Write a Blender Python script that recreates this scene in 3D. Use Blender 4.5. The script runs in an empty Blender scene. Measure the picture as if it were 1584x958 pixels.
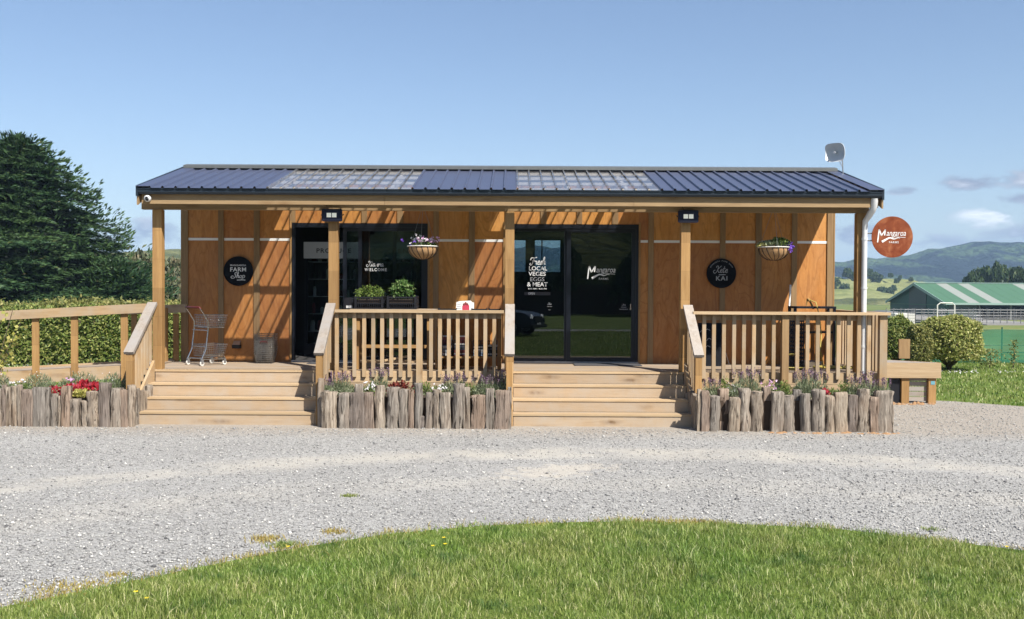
import bpy, bmesh, math, random
import numpy as np
from mathutils import Vector, Matrix
random.seed(7)
RNG = np.random.default_rng(11)
S = bpy.context.scene
COL = S.collection
PI = math.pi

# ------------------------------------------------------------------ camera, sky, sun, exposure
cam = bpy.data.objects.new('camera', bpy.data.cameras.new('camera'))
COL.objects.link(cam)
cam.data.sensor_width = 36.0
cam.data.lens = 36.0 * 1500 / 1584
cam.data.clip_start = 0.1
cam.data.clip_end = 12000
EYE = 1.93
cam.location = (0, 0, EYE)
# level camera looking along +Y, 1.1 degrees down, rolled 0.3 degrees
cam.rotation_euler = (Matrix.Rotation(math.radians(90 - 1.108), 4, 'X') @ Matrix.Rotation(math.radians(0.30), 4, 'Z')).to_euler()
S.camera = cam
F_PX = 1500.0
HOR = 450.0
def wx(px, Y): return (px - 792.0) * Y / F_PX
def wz(px, py, Y): return EYE - ((py - 0.0052 * (px - 792.0)) - HOR) * Y / F_PX
def at(px, py, Y): return Vector((wx(px, Y), Y, wz(px, py, Y)))

SUN_DIR = Vector((0.77, -1.0, 1.42)).normalized()      # towards the sun
sun_el = math.asin(SUN_DIR.z)
sun = bpy.data.lights.new('sun', 'SUN')
sun.energy = 5.0
sun.angle = math.radians(0.53)
sun.color = (1.0, 0.955, 0.88)
sob = bpy.data.objects.new('sun', sun)
COL.objects.link(sob)
sob.rotation_euler = SUN_DIR.to_track_quat('Z', 'Y').to_euler()
sob.location = (20, -20, 30)

world = bpy.data.worlds.new("World")
S.world = world
world.use_nodes = True
WN, WL = world.node_tree.nodes, world.node_tree.links
WN.clear()
wo = WN.new('ShaderNodeOutputWorld')
bg = WN.new('ShaderNodeBackground'); bg.inputs['Strength'].default_value = 0.076
sky = WN.new('ShaderNodeTexSky'); sky.sky_type = 'NISHITA'
sky.sun_disc = False
sky.sun_elevation = sun_el
sky.sun_rotation = math.atan2(SUN_DIR.x, SUN_DIR.y)
sky.altitude = 0; sky.air_density = 1.0; sky.dust_density = 0.6; sky.ozone_density = 2.2
def wm(op, a, b=None, c=None, clamp=False):
    n = WN.new('ShaderNodeMath'); n.operation = op; n.use_clamp = clamp
    for i, v in enumerate((a, b, c)):
        if v is None: continue
        if isinstance(v, (int, float)): n.inputs[i].default_value = v
        else: WL.new(v, n.inputs[i])
    return n.outputs[0]
tc = WN.new('ShaderNodeTexCoord'); sp = WN.new('ShaderNodeSeparateXYZ'); WL.new(tc.outputs['Generated'], sp.inputs[0])
az = wm('ARCTAN2', sp.outputs[0], sp.outputs[1]); el = wm('ARCSINE', sp.outputs[2])
cmb = WN.new('ShaderNodeCombineXYZ'); WL.new(az, cmb.inputs[0]); WL.new(wm('MULTIPLY', el, 2.6), cmb.inputs[1])
nz = WN.new('ShaderNodeTexNoise'); nz.inputs['Scale'].default_value = 24; nz.inputs['Detail'].default_value = 6; nz.inputs['Roughness'].default_value = 0.62
WL.new(cmb.outputs[0], nz.inputs['Vector'])
nzv = nz.outputs['Fac']
# small fair weather clouds low over the hills, each a noisy puff at its own azimuth and elevation (degrees)
puffs = [(25.2, 5.9, 2.2, .7), (29.5, 5.9, 4.2, .9), (34, 6.2, 3, .8), (21.8, 5.6, 1.3, .35), (27.5, 5.0, 2.0, .45), (19.3, 3.2, 2.6, 1.0), (23.2, 2.6, 4.0, .8), (28.5, 2.9, 4.5, 1.0), (25.7, 3.9, 1.7, .75),
         (-20.5, 3.1, 2.8, 1.0), (-17.6, 2.5, 2.4, .8), (-28, 3.4, 5, 1.1), (40, 3.2, 7, 1.3), (55, 5.0, 8, 1.6), (-45, 4.0, 9, 1.4), (-62, 6, 7, 1.3), (80, 4, 10, 1.5), (-90, 5, 10, 1.5),
         (115, 6, 9, 1.6), (145, 5, 10, 1.5), (-120, 6, 9, 1.5), (-150, 5, 11, 1.6), (177, 6, 8, 1.4)]
tot = None; low = None
for (a, e, ra, re_) in puffs:
    a, e, ra, re_ = [math.radians(v) for v in (a, e, ra, re_)]
    du = wm('DIVIDE', wm('SUBTRACT', az, a), ra); dv = wm('DIVIDE', wm('SUBTRACT', el, e), re_)
    d = wm('SUBTRACT', 1.0, wm('ADD', wm('MULTIPLY', du, du), wm('MULTIPLY', dv, dv)), clamp=True)
    tot = d if tot is None else wm('MAXIMUM', tot, d)
dens = wm('MULTIPLY', wm('SUBTRACT', wm('ADD', wm('MULTIPLY', tot, 0.50), wm('MULTIPLY', nzv, 1.6)), 1.03), 3.6, clamp=True)
dens = wm('MULTIPLY', wm('MULTIPLY', dens, wm('MULTIPLY', tot, 3.0, clamp=True)), 0.95)
hu = wm('DIVIDE', wm('SUBTRACT', az, math.radians(25.2)), math.radians(1.55)); hv = wm('DIVIDE', wm('SUBTRACT', el, math.radians(4.05)), math.radians(.50))
head = wm('MULTIPLY', wm('ADD', wm('SUBTRACT', 0.85, wm('ADD', wm('MULTIPLY', hu, hu), wm('MULTIPLY', hv, hv))), wm('MULTIPLY', wm('SUBTRACT', nzv, 0.5), 2.6)), 1.3, clamp=True)
dens = wm('MAXIMUM', dens, wm('MULTIPLY', head, 0.9))
ccol = WN.new('ShaderNodeMix'); ccol.data_type = 'RGBA'
ccol.inputs[6].default_value = (2.3, 2.5, 3.4, 1); ccol.inputs[7].default_value = (9.5, 9.6, 9.8, 1)
# one bright white cumulus head, the rest greyer undersides
du = wm('DIVIDE', wm('SUBTRACT', az, math.radians(25.8)), math.radians(1.9)); dv = wm('DIVIDE', wm('SUBTRACT', el, math.radians(4.05)), math.radians(.75))
WL.new(wm('ADD', wm('SUBTRACT', 1.2, wm('ADD', wm('MULTIPLY', du, du), wm('MULTIPLY', dv, dv)), clamp=True), wm('MULTIPLY', wm('SUBTRACT', nzv, 0.52), 2.4, clamp=True), clamp=True), ccol.inputs[0])
smix = WN.new('ShaderNodeMix'); smix.data_type = 'RGBA'
stint = WN.new('ShaderNodeMix'); stint.data_type = 'RGBA'; stint.blend_type = 'MULTIPLY'; stint.inputs[0].default_value = 1.0; stint.inputs[7].default_value = (1.02, 1.00, 1.04, 1); WL.new(sky.outputs[0], stint.inputs[6])
WL.new(dens, smix.inputs[0]); WL.new(stint.outputs[2], smix.inputs[6]); WL.new(ccol.outputs[2], smix.inputs[7])
WL.new(smix.outputs[2], bg.inputs['Color']); WL.new(bg.outputs[0], wo.inputs[0])
S.view_settings.view_transform = 'Standard'
S.view_settings.look = 'None'
S.view_settings.exposure = 0.85
S.view_settings.gamma = 1.0
S.cycles.max_bounces = 8; S.cycles.transparent_max_bounces = 16; S.cycles.diffuse_bounces = 4
S.cycles.caustics_reflective = False; S.cycles.caustics_refractive = False
S.cycles.volume_bounces = 0

# ------------------------------------------------------------------ material helpers
class NT:
    def __init__(s, name):
        s.m = bpy.data.materials.new(name); s.m.use_nodes = True
        s.t = s.m.node_tree; s.n = s.t.nodes; s.l = s.t.links; s.n.clear()
        s.out = s.n.new('ShaderNodeOutputMaterial')
    def new(s, t, **k):
        n = s.n.new('ShaderNode' + t)
        for a, v in k.items(): setattr(n, a, v)
        return n
    def put(s, v, sock):
        if isinstance(v, (int, float)): sock.default_value = v
        elif isinstance(v, (tuple, list)): sock.default_value = tuple(v) if len(v) != 3 or sock.type != 'RGBA' else (*v, 1)
        else: s.l.new(v, sock)
    def math(s, op, a, b=None, c=None, clamp=False):
        n = s.new('Math', operation=op, use_clamp=clamp)
        for i, v in enumerate((a, b, c)):
            if v is not None: s.put(v, n.inputs[i])
        return n.outputs[0]
    def mix(s, f, a, b, blend='MIX'):
        n = s.new('Mix', data_type='RGBA', blend_type=blend)
        s.put(f, n.inputs[0]); s.put(a, n.inputs[6]); s.put(b, n.inputs[7]); return n.outputs[2]
    def ramp(s, f, stops):
        n = s.new('ValToRGB'); s.put(f, n.inputs[0]); e = n.color_ramp.elements
        while len(e) < len(stops): e.new(0.5)
        for i, (p, c) in enumerate(stops):
            e[i].position = p; e[i].color = (*c, 1) if isinstance(c, (tuple, list)) else (c, c, c, 1)
        return n.outputs[0]
    def noise(s, vec, scale, detail=4, rough=0.55, dist=0.0):
        n = s.new('TexNoise'); n.inputs['Scale'].default_value = scale; n.inputs['Detail'].default_value = detail
        n.inputs['Roughness'].default_value = rough; n.inputs['Distortion'].default_value = dist
        if vec is not None: s.l.new(vec, n.inputs['Vector'])
        return n.outputs['Fac']
    def vor(s, vec, scale, feat='F1', out='Distance'):
        n = s.new('TexVoronoi', feature=feat); n.inputs['Scale'].default_value = scale
        if vec is not None: s.l.new(vec, n.inputs['Vector'])
        return n.outputs[out]
    def coord(s, kind='Object', scale=(1, 1, 1), offrand=True):
        t = s.new('TexCoord'); mp = s.new('Mapping'); mp.inputs['Scale'].default_value = scale
        v = t.outputs[kind]
        if offrand:
            oi = s.new('ObjectInfo'); c = s.new('CombineXYZ')
            s.l.new(s.math('MULTIPLY', oi.outputs['Random'], 37.0), c.inputs[0])
            s.l.new(s.math('MULTIPLY', oi.outputs['Random'], 91.0), c.inputs[1])
            s.l.new(s.math('MULTIPLY', oi.outputs['Random'], 53.0), c.inputs[2])
            a = s.new('VectorMath', operation='ADD'); s.l.new(v, a.inputs[0]); s.l.new(c.outputs[0], a.inputs[1]); v = a.outputs[0]
        s.l.new(v, mp.inputs[0]); return mp.outputs[0]
    def world(s, scale=(1, 1, 1)):
        g = s.new('NewGeometry'); mp = s.new('Mapping'); mp.inputs['Scale'].default_value = scale
        s.l.new(g.outputs['Position'], mp.inputs[0]); return mp.outputs[0]
    def rnd(s):
        return s.new('ObjectInfo').outputs['Random']
    def island(s):
        return s.new('NewGeometry').outputs['Random Per Island']
    def bump(s, h, strength=0.3, dist=0.01):
        n = s.new('Bump'); n.inputs['Strength'].default_value = strength; n.inputs['Distance'].default_value = dist
        s.l.new(h, n.inputs['Height']); return n.outputs[0]
    def hsv(s, col, h=0.5, sat=1.0, v=1.0):
        n = s.new('HueSaturation'); s.put(h, n.inputs['Hue']); s.put(sat, n.inputs['Saturation']); s.put(v, n.inputs['Value']); s.put(col, n.inputs['Color']); return n.outputs[0]
    def principled(s, col, rough=0.7, metal=0.0, normal=None, spec=0.5, emis=None, estr=0.0):
        p = s.new('BsdfPrincipled'); s.put(col, p.inputs['Base Color']); s.put(rough, p.inputs['Roughness']); s.put(metal, p.inputs['Metallic'])
        p.inputs['Specular IOR Level'].default_value = spec
        if normal is not None: s.l.new(normal, p.inputs['Normal'])
        if emis is not None: s.put(emis, p.inputs['Emission Color']); p.inputs['Emission Strength'].default_value = estr
        return p
    def done(s, shader):
        s.l.new(shader.outputs[0] if hasattr(shader, 'outputs') else shader, s.out.inputs['Surface']); return s.m

M = {}
def plain(name, col, rough=0.6, metal=0.0, spec=0.5, var=0.12, emis=None, estr=0, nscale=12):
    t = NT(name); v = t.coord(); n = t.noise(v, nscale, 4)
    c = t.hsv(col, v=t.math('ADD', 1 - var, t.math('MULTIPLY', n, 2 * var)))
    r = t.math('ADD', rough - 0.06, t.math('MULTIPLY', n, 0.12), clamp=True)
    M[name] = t.done(t.principled(c, r, metal, spec=spec, emis=emis, estr=estr)); return M[name]


def wood(name, light, dark, axis='x', knots=0.6, rough=0.72, blocks=False, tint=0.12, grain=1.0, grey=None, knotcol=(0.16, 0.085, 0.035)):
    """sawn softwood: streaks along one axis, knots, a tint of its own for every board"""
    t = NT(name)
    long, cross = 0.9, 14.0
    sc = {'x': (long, cross, cross), 'y': (cross, long, cross), 'z': (cross, cross, long)}[axis]
    v = t.coord(scale=sc)
    g = t.noise(v, 1.6 * grain, 7, 0.62, 0.9)
    g2 = t.noise(v, 6.5 * grain, 4, 0.6, 0.3)
    f = t.math('ADD', t.math('MULTIPLY', g, 0.72), t.math('MULTIPLY', g2, 0.28))
    col = t.ramp(f, [(0.30, dark), (0.5, tuple((a * .55 + b * .45) for a, b in zip(light, dark))), (0.66, light)])
    if knots > 0:
        k = {'x': (1.7, 6.5, 6.5), 'y': (6.5, 1.7, 6.5), 'z': (6.5, 6.5, 1.7)}[axis]
        kd = t.vor(t.coord(scale=k), 1.0)
        kn = t.noise(t.coord(scale=(1, 1, 1)), 9, 3)
        kf = t.ramp(t.math('ADD', kd, t.math('MULTIPLY', kn, 0.12)), [(0.13, 1.0), (0.26, 0.35), (0.40, 0.0)])
        col = t.mix(t.math('MULTIPLY', kf, knots), col, knotcol)
    if grey is not None:
        gf = t.ramp(t.noise(t.coord(scale=(1.5, 1.5, 1.5)), 2.2, 5, 0.6), [(0.38, 0.0), (0.66, 1.0)])
        col = t.mix(gf, col, grey)
    val = t.math('ADD', 1 - tint, t.math('MULTIPLY', t.rnd(), 2 * tint))
    if blocks:      # finger jointed posts: a new tone every half metre or so
        tcn = t.new('TexCoord'); se = t.new('SeparateXYZ'); t.l.new(tcn.outputs['Object'], se.inputs[0])
        zz = t.math('FLOOR', t.math('ADD', t.math('MULTIPLY', se.outputs[2], 2.3), t.math('MULTIPLY', t.rnd(), 9.0)))
        wn = t.new('TexWhiteNoise', noise_dimensions='2D'); cb = t.new('CombineXYZ'); t.l.new(zz, cb.inputs[0]); t.l.new(t.rnd(), cb.inputs[1]); t.l.new(cb.outputs[0], wn.inputs['Vector'])
        val = t.math('MULTIPLY', val, t.math('ADD', 0.86, t.math('MULTIPLY', wn.outputs['Value'], 0.28)))
        fr = t.math('FRACT', t.math('ADD', t.math('MULTIPLY', se.outputs[2], 2.3), t.math('MULTIPLY', t.rnd(), 9.0)))
        val = t.math('MULTIPLY', val, t.ramp(fr, [(0.0, 0.72), (0.022, 1.0)]))
    col = t.hsv(col, v=val)
    b = t.bump(f, 0.35, 0.004)
    M[name] = t.done(t.principled(col, rough, normal=b, spec=0.3)); return M[name]

PINE_L, PINE_D = (0.40, 0.275, 0.155), (0.27, 0.165, 0.08)
for ax in 'xyz':
    wood('pine_' + ax, (0.45, 0.315, 0.175), (0.31, 0.195, 0.095), ax, grey=(0.38, 0.295, 0.20), tint=0.16)
    wood('step_' + ax, (0.42, 0.31, 0.20), (0.32, 0.228, 0.14), ax, knots=1.0, grey=(0.37, 0.30, 0.225), knotcol=(0.15, 0.09, 0.045))
    wood('gold_' + ax, (0.36, 0.215, 0.085), (0.24, 0.13, 0.045), ax, knots=0.25, blocks=(ax == 'z'))
    wood('grey_' + ax, (0.36, 0.315, 0.265), (0.22, 0.18, 0.145), ax, knots=0.45, grey=(0.30, 0.275, 0.25))
    wood('batten_' + ax, (0.31, 0.20, 0.095), (0.20, 0.12, 0.055), ax, knots=0.3)
    wood('beam_' + ax, (0.33, 0.225, 0.115), (0.22, 0.14, 0.07), ax, knots=0.5)
    wood('deck_' + ax, (0.38, 0.285, 0.19), (0.27, 0.195, 0.125), ax, knots=0.4, grey=(0.30, 0.25, 0.20))
    wood('palewood_' + ax, (0.78, 0.75, 0.70), (0.66, 0.62, 0.56), ax, knots=0.1)  # whitish timber, lightened further to carry sun glare in its colour
    wood('lamlight_' + ax, (0.47, 0.35, 0.215), (0.35, 0.24, 0.13), ax, knots=0.2)
# sawn sleepers and logs weathered grey brown with deep cracks
def weathered(name, light, dark, scale=1.0):
    t = NT(name); v = t.coord(scale=(16 * scale, 16 * scale, 1.3 * scale)); g = t.noise(v, 1.7, 8, 0.7, 1.2)
    cr = t.noise(t.coord(scale=(30, 30, 1.6)), 1.0, 5, 0.6, 1.8)
    col = t.ramp(g, [(0.32, dark), (0.52, tuple(.5 * (a + b) for a, b in zip(light, dark))), (0.68, light)])
    big = t.noise(t.coord(scale=(3, 3, 2)), 1.6, 4)
    col = t.mix(t.ramp(big, [(0.45, 0.0), (0.75, 0.5)]), col, (0.20, 0.14, 0.10))
    crk = t.ramp(cr, [(0.34, 1.0), (0.42, 0.0)])
    col = t.mix(crk, col, (0.05, 0.035, 0.025))
    col = t.hsv(col, sat=t.math('ADD', 0.75, t.math('MULTIPLY', t.rnd(), 0.5)), v=t.math('ADD', 0.78, t.math('MULTIPLY', t.rnd(), 0.42)))
    h = t.math('SUBTRACT', g, t.math('MULTIPLY', crk, 0.9))
    M[name] = t.done(t.principled(col, 0.88, normal=t.bump(h, 0.9, 0.018), spec=0.15))
weathered('log', (0.43, 0.375, 0.31), (0.12, 0.095, 0.072))
weathered('sleeper', (0.34, 0.275, 0.225), (0.10, 0.075, 0.06))

def plywood(name):
    t = NT(name)
    v = t.coord(scale=(2.6, 2.6, 0.8))
    n1 = t.noise(v, 1.1, 3, 0.45, 0.7)
    w = t.math('FRACT', t.math('MULTIPLY', n1, 9.0))
    ring = t.ramp(w, [(0.0, 0.85), (0.12, 0.1), (0.8, 0.0), (1.0, 0.75)])
    base = t.ramp(t.noise(t.coord(scale=(7, 7, 1.6)), 1.5, 6, 0.6, 1.0), [(0.25, (0.40, 0.155, 0.033)), (0.75, (0.57, 0.265, 0.078))])
    col = t.mix(t.math('MULTIPLY', ring, 0.62), base, (0.28, 0.100, 0.022))
    col = t.mix(t.ramp(t.noise(t.coord(scale=(2, 2, 1)), 1.3, 4), [(0.42, 0.0), (0.7, 0.35)]), col, (0.36, 0.18, 0.08))
    col = t.hsv(col, h=t.math('ADD', 0.494, t.math('MULTIPLY', t.rnd(), 0.014)), v=t.math('ADD', 0.76, t.math('MULTIPLY', t.rnd(), 0.44)))
    mott = t.noise(t.coord(scale=(9, 9, 5)), 2.0, 5, 0.7); col = t.hsv(col, v=t.math('ADD', 0.80, t.math('MULTIPLY', mott, 0.40)))
    M[name] = t.done(t.principled(col, 0.62, normal=t.bump(w, 0.12, 0.002), spec=0.3))
plywood('ply')

plain('roof_blue', (0.078, 0.092, 0.150), 0.40, 0.25, 0.7, var=0.1, nscale=3)
plain('gutter_dark', (0.014, 0.022, 0.032), 0.42, 0.0, 0.45)
plain('ridge_metal', (0.15, 0.155, 0.15), 0.45, 0.4)
plain('black_alu', (0.005, 0.007, 0.013), 0.4, 0.0, 0.4)
plain('alu_sill', (0.45, 0.45, 0.46), 0.35, 0.9)
plain('chrome', (0.42, 0.41, 0.39), 0.28, 1.0)
plain('steel', (0.40, 0.41, 0.42), 0.4, 0.9)
plain('galv', (0.20, 0.20, 0.20), 0.55, 0.5)
plain('black_plastic', (0.010, 0.010, 0.013), 0.5, spec=0.3)
plain('navy_plastic', (0.006, 0.007, 0.022), 0.55, spec=0.25)
plain('dark_rubber', (0.02, 0.02, 0.02), 0.8)
plain('red_grip', (0.10, 0.012, 0.012), 0.45)
plain('white_plastic', (0.62, 0.62, 0.61), 0.35, var=0.03)
plain('white_paint', (0.78, 0.77, 0.74), 0.5, var=0.05)
plain('offwhite', (0.62, 0.60, 0.55), 0.6)
plain('led_cream', (0.85, 0.83, 0.68), 0.3, emis=(1, .97, .85), estr=0.12)
plain('sign_black', (0.004, 0.005, 0.008), 0.7, spec=0.12, var=0.05)
plain('print_white', (0.72, 0.72, 0.70), 0.55, var=0.02)
plain('print_grey', (0.34, 0.35, 0.36), 0.6, var=0.02)
plain('print_dark', (0.02, 0.02, 0.025), 0.6, var=0.02)
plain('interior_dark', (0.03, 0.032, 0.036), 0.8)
plain('interior_floor', (0.10, 0.095, 0.09), 0.6)
plain('fridge_dark', (0.018, 0.022, 0.030), 0.3)
plain('shelf_pale', (0.55, 0.58, 0.60), 0.5)
plain('header_grey', (0.40, 0.42, 0.43), 0.5, var=0.04, emis=(0.8, 0.85, 0.9), estr=0.035)
plain('header_dark', (0.05, 0.09, 0.08), 0.5, var=0.04, emis=(0.3, 0.5, 0.45), estr=0.03)
plain('coir', (0.36, 0.21, 0.095), 0.95, var=0.35, nscale=45)
plain('soil', (0.055, 0.035, 0.022), 0.95, var=0.4, nscale=20)
plain('clay_soil', (0.30, 0.175, 0.085), 0.95, var=0.35, nscale=14)
plain('hose_yellow', (0.34, 0.27, 0.05), 0.6)
plain('tool_orange', (0.30, 0.16, 0.035), 0.6)
plain('mat_grey', (0.055, 0.055, 0.06), 0.95, var=0.3, nscale=60)
plain('shed_green', (0.003, 0.07, 0.045), 0.6)
plain('shed_grey', (0.05, 0.065, 0.06), 0.6)
plain('shed_roof_green', (0.055, 0.135, 0.075), 0.7)
plain('shed_roof_clear', (0.25, 0.27, 0.235), 0.6)
plain('shed_trim', (0.24, 0.34, 0.30), 0.5)
plain('bark', (0.10, 0.075, 0.05), 0.95, var=0.4)
plain('bark_shade', (0.008, 0.013, 0.007), 0.95, var=0.4)  # near-black green puts the crown's inner shade into the colour
plain('car_paint', (0.018, 0.03, 0.055), 0.22, 0.3)
plain('car_glass', (0.03, 0.04, 0.05), 0.08)
plain('tyre', (0.012, 0.012, 0.013), 0.85)
plain('lamp_glass', (0.85, 0.86, 0.88), 0.12, emis=(1, 1, 1), estr=0.6)
plain('paper_white', (0.74, 0.73, 0.70), 0.8)
plain('paper_red', (0.46, 0.035, 0.075), 0.7)
plain('paper_blue', (0.16, 0.22, 0.32), 0.8)
plain('paper_maroon', (0.20, 0.045, 0.045), 0.8)
plain('tank_grey', (0.10, 0.11, 0.12), 0.7)
plain('concrete', (0.20, 0.19, 0.17), 0.85)
plain('blue_tag', (0.12, 0.30, 0.36), 0.6)

def rust(name):
    t = NT(name); n = t.noise(t.coord(offrand=False), 5.5, 8, 0.7, 0.6)
    col = t.ramp(n, [(0.34, (0.130, 0.028, 0.010)), (0.52, (0.20, 0.052, 0.020)), (0.68, (0.31, 0.115, 0.05))])
    M[name] = t.done(t.principled(col, 0.85, normal=t.bump(n, 0.2, 0.003), spec=0.2))
rust('corten')

def glass(name, tint=(0.72, 0.80, 0.82), ior=1.55, base=0.0):
    t = NT(name); fr = t.new('Fresnel'); fr.inputs['IOR'].default_value = ior
    tr = t.new('BsdfTransparent'); tr.inputs[0].default_value = (*tint, 1)
    gl = t.new('BsdfGlossy'); gl.inputs['Roughness'].default_value = 0.0
    mx = t.new('MixShader'); t.l.new(t.math('ADD', fr.outputs[0], base, clamp=True), mx.inputs[0]); t.l.new(tr.outputs[0], mx.inputs[1]); t.l.new(gl.outputs[0], mx.inputs[2])
    M[name] = t.done(mx)
glass('door_glass', (0.55, 0.63, 0.66), 1.62, 0.025)
glass('clear_glass', (0.85, 0.9, 0.9), 1.5)
def poly(name, trans, diff):
    """clear corrugated polycarbonate: lets the sun through, a little milky"""
    t = NT(name); fr = t.new('Fresnel'); fr.inputs['IOR'].default_value = 1.60
    n = t.noise(t.coord(scale=(1, .3, 1)), 3.0, 4)
    tr = t.new('BsdfTransparent'); tr.inputs[0].default_value = (*trans, 1)
    df = t.new('BsdfDiffuse'); df.inputs[0].default_value = (0.62, 0.62, 0.66, 1)
    m0 = t.new('MixShader'); t.l.new(t.math('ADD', diff * 0.7, t.math('MULTIPLY', n, diff * 0.6)), m0.inputs[0]); t.l.new(tr.outputs[0], m0.inputs[1]); t.l.new(df.outputs[0], m0.inputs[2])
    gl = t.new('BsdfGlossy'); gl.inputs['Roughness'].default_value = 0.16
    # both faces of the thin sheet reflect: 2R / (1 + R)
    r2 = t.math('DIVIDE', t.math('MULTIPLY', fr.outputs[0], 2.0), t.math('ADD', fr.outputs[0], 1.0))
    mx = t.new('MixShader'); t.l.new(r2, mx.inputs[0]); t.l.new(m0.outputs[0], mx.inputs[1]); t.l.new(gl.outputs[0], mx.inputs[2])
    M[name] = t.done(mx)
poly('poly_clear', (0.97, 0.97, 0.98), 0.19)
poly('poly_rib', (0.58, 0.58, 0.60), 0.16)  # ribs tinted darker, standing in for light refracted away
def mesh_cloth():
    t = NT('shade_cloth'); tr = t.new('BsdfTransparent'); 
    n = t.noise(t.coord(scale=(1, 1, 1)), 1.4, 4)
    df = t.principled(t.ramp(n, [(0.35, (0.008, 0.13, 0.075)), (0.7, (0.02, 0.20, 0.12))]), 0.8)
    mx = t.new('MixShader'); mx.inputs[0].default_value = 0.66; t.l.new(tr.outputs[0], mx.inputs[1]); t.l.new(df.outputs[0], mx.inputs[2]); M['shade_cloth'] = t.done(mx)
mesh_cloth()

def foliage(name, stops, trans=0.25, rough=0.55, big=None, bigscale=0.5, spec=0.35):
    """leaf faces: a hue of its own for every leaf, light also passing through"""
    t = NT(name); col = t.ramp(t.island(), stops)
    if big is not None:
        f = t.ramp(t.noise(t.world(), bigscale, 4), [(0.40, 0.0), (0.62, 1.0)])
        col = t.mix(f, col, t.mix(0.6, col, big))
    p = t.principled(col, rough, spec=spec)
    tl = t.new('BsdfTranslucent'); t.put(col, tl.inputs[0])
    mx = t.new('MixShader'); mx.inputs[0].default_value = trans; t.l.new(p.outputs[0], mx.inputs[1]); t.l.new(tl.outputs[0], mx.inputs[2]); M[name] = t.done(mx)
foliage('macrocarpa', [(0, (0.010, 0.030, 0.013)), (0.5, (0.024, 0.060, 0.022)), (0.97, (0.055, 0.105, 0.034)), (1, (0.10, 0.075, 0.025))], 0.10, big=(0.075, 0.125, 0.035), bigscale=0.22)
foliage('olive_tree', [(0, (0.05, 0.065, 0.03)), (0.6, (0.11, 0.12, 0.06)), (1, (0.20, 0.17, 0.10))], 0.2)
foliage('hedge_leaf', [(0, (0.05, 0.09, 0.015)), (0.55, (0.17, 0.22, 0.045)), (1, (0.38, 0.38, 0.12))], 0.3)
foliage('hedge_olive', [(0, (0.10, 0.12, 0.03)), (0.6, (0.21, 0.22, 0.06)), (1, (0.36, 0.32, 0.11))], 0.3)
foliage('shrub_gold', [(0, (0.14, 0.18, 0.035)), (0.5, (0.32, 0.34, 0.085)), (1, (0.52, 0.48, 0.20))], 0.3)
foliage('mid_tree', [(0, (0.018, 0.040, 0.012)), (0.6, (0.045, 0.085, 0.025)), (1, (0.10, 0.14, 0.04))], 0.2)
foliage('lavender_leaf', [(0, (0.10, 0.13, 0.06)), (0.6, (0.20, 0.24, 0.13)), (1, (0.34, 0.36, 0.24))], 0.2)
foliage('bright_leaf', [(0, (0.05, 0.10, 0.012)), (0.6, (0.13, 0.20, 0.035)), (1, (0.30, 0.36, 0.11))], 0.35)
foliage('yellow_leaf', [(0, (0.30, 0.30, 0.06)), (1, (0.62, 0.55, 0.20))], 0.35)
foliage('crop_leaf', [(0, (0.03, 0.08, 0.015)), (0.6, (0.08, 0.16, 0.035)), (1, (0.26, 0.34, 0.13))], 0.35)
foliage('red_leaf', [(0, (0.22, 0.012, 0.02)), (0.6, (0.50, 0.03, 0.045)), (1, (0.62, 0.12, 0.16))], 0.3)
foliage('dark_red_leaf', [(0, (0.08, 0.012, 0.012)), (1, (0.26, 0.05, 0.03))], 0.25)
foliage('purple_flower', [(0, (0.09, 0.045, 0.085)), (1, (0.26, 0.17, 0.24))], 0.25)
foliage('violet_flower', [(0, (0.10, 0.03, 0.38)), (1, (0.26, 0.12, 0.62))], 0.25)
foliage('white_flower', [(0, (0.60, 0.55, 0.60)), (1, (0.85, 0.84, 0.80))], 0.25)
foliage('pink_flower', [(0, (0.55, 0.25, 0.48)), (1, (0.78, 0.58, 0.72))], 0.25)
foliage('yellow_flower', [(0, (0.75, 0.50, 0.02)), (1, (0.85, 0.70, 0.06))], 0.25)
def grassmat():
    t = NT('grass_blade'); isl = t.island()
    lush = t.ramp(isl, [(0, (0.065, 0.125, 0.020)), (0.5, (0.160, 0.265, 0.045)), (0.88, (0.30, 0.41, 0.10)), (1, (0.62, 0.62, 0.34))])
    dry = t.ramp(isl, [(0, (0.12, 0.155, 0.030)), (0.5, (0.25, 0.31, 0.075)), (0.85, (0.42, 0.44, 0.15)), (1, (0.72, 0.64, 0.38))])
    a = t.noise(t.world(), 1.1, 5, 0.65); f = t.ramp(a, [(0.36, 0.0), (0.60, 1.0)]); col = t.mix(f, lush, dry)
    dk = t.ramp(t.noise(t.world(), 2.7, 3, 0.6), [(0.56, 0.0), (0.68, 0.8)]); col = t.mix(dk, col, (0.055, 0.130, 0.028))
    p = t.principled(col, 0.5, spec=0.35); tl = t.new('BsdfTranslucent'); t.put(col, tl.inputs[0]); mx = t.new('MixShader'); mx.inputs[0].default_value = 0.36; t.l.new(p.outputs[0], mx.inputs[1]); t.l.new(tl.outputs[0], mx.inputs[2]); M['grass_blade'] = t.done(mx)
grassmat()
foliage('dry_grass', [(0, (0.30, 0.20, 0.06)), (1, (0.45, 0.40, 0.12))], 0.3)

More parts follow.
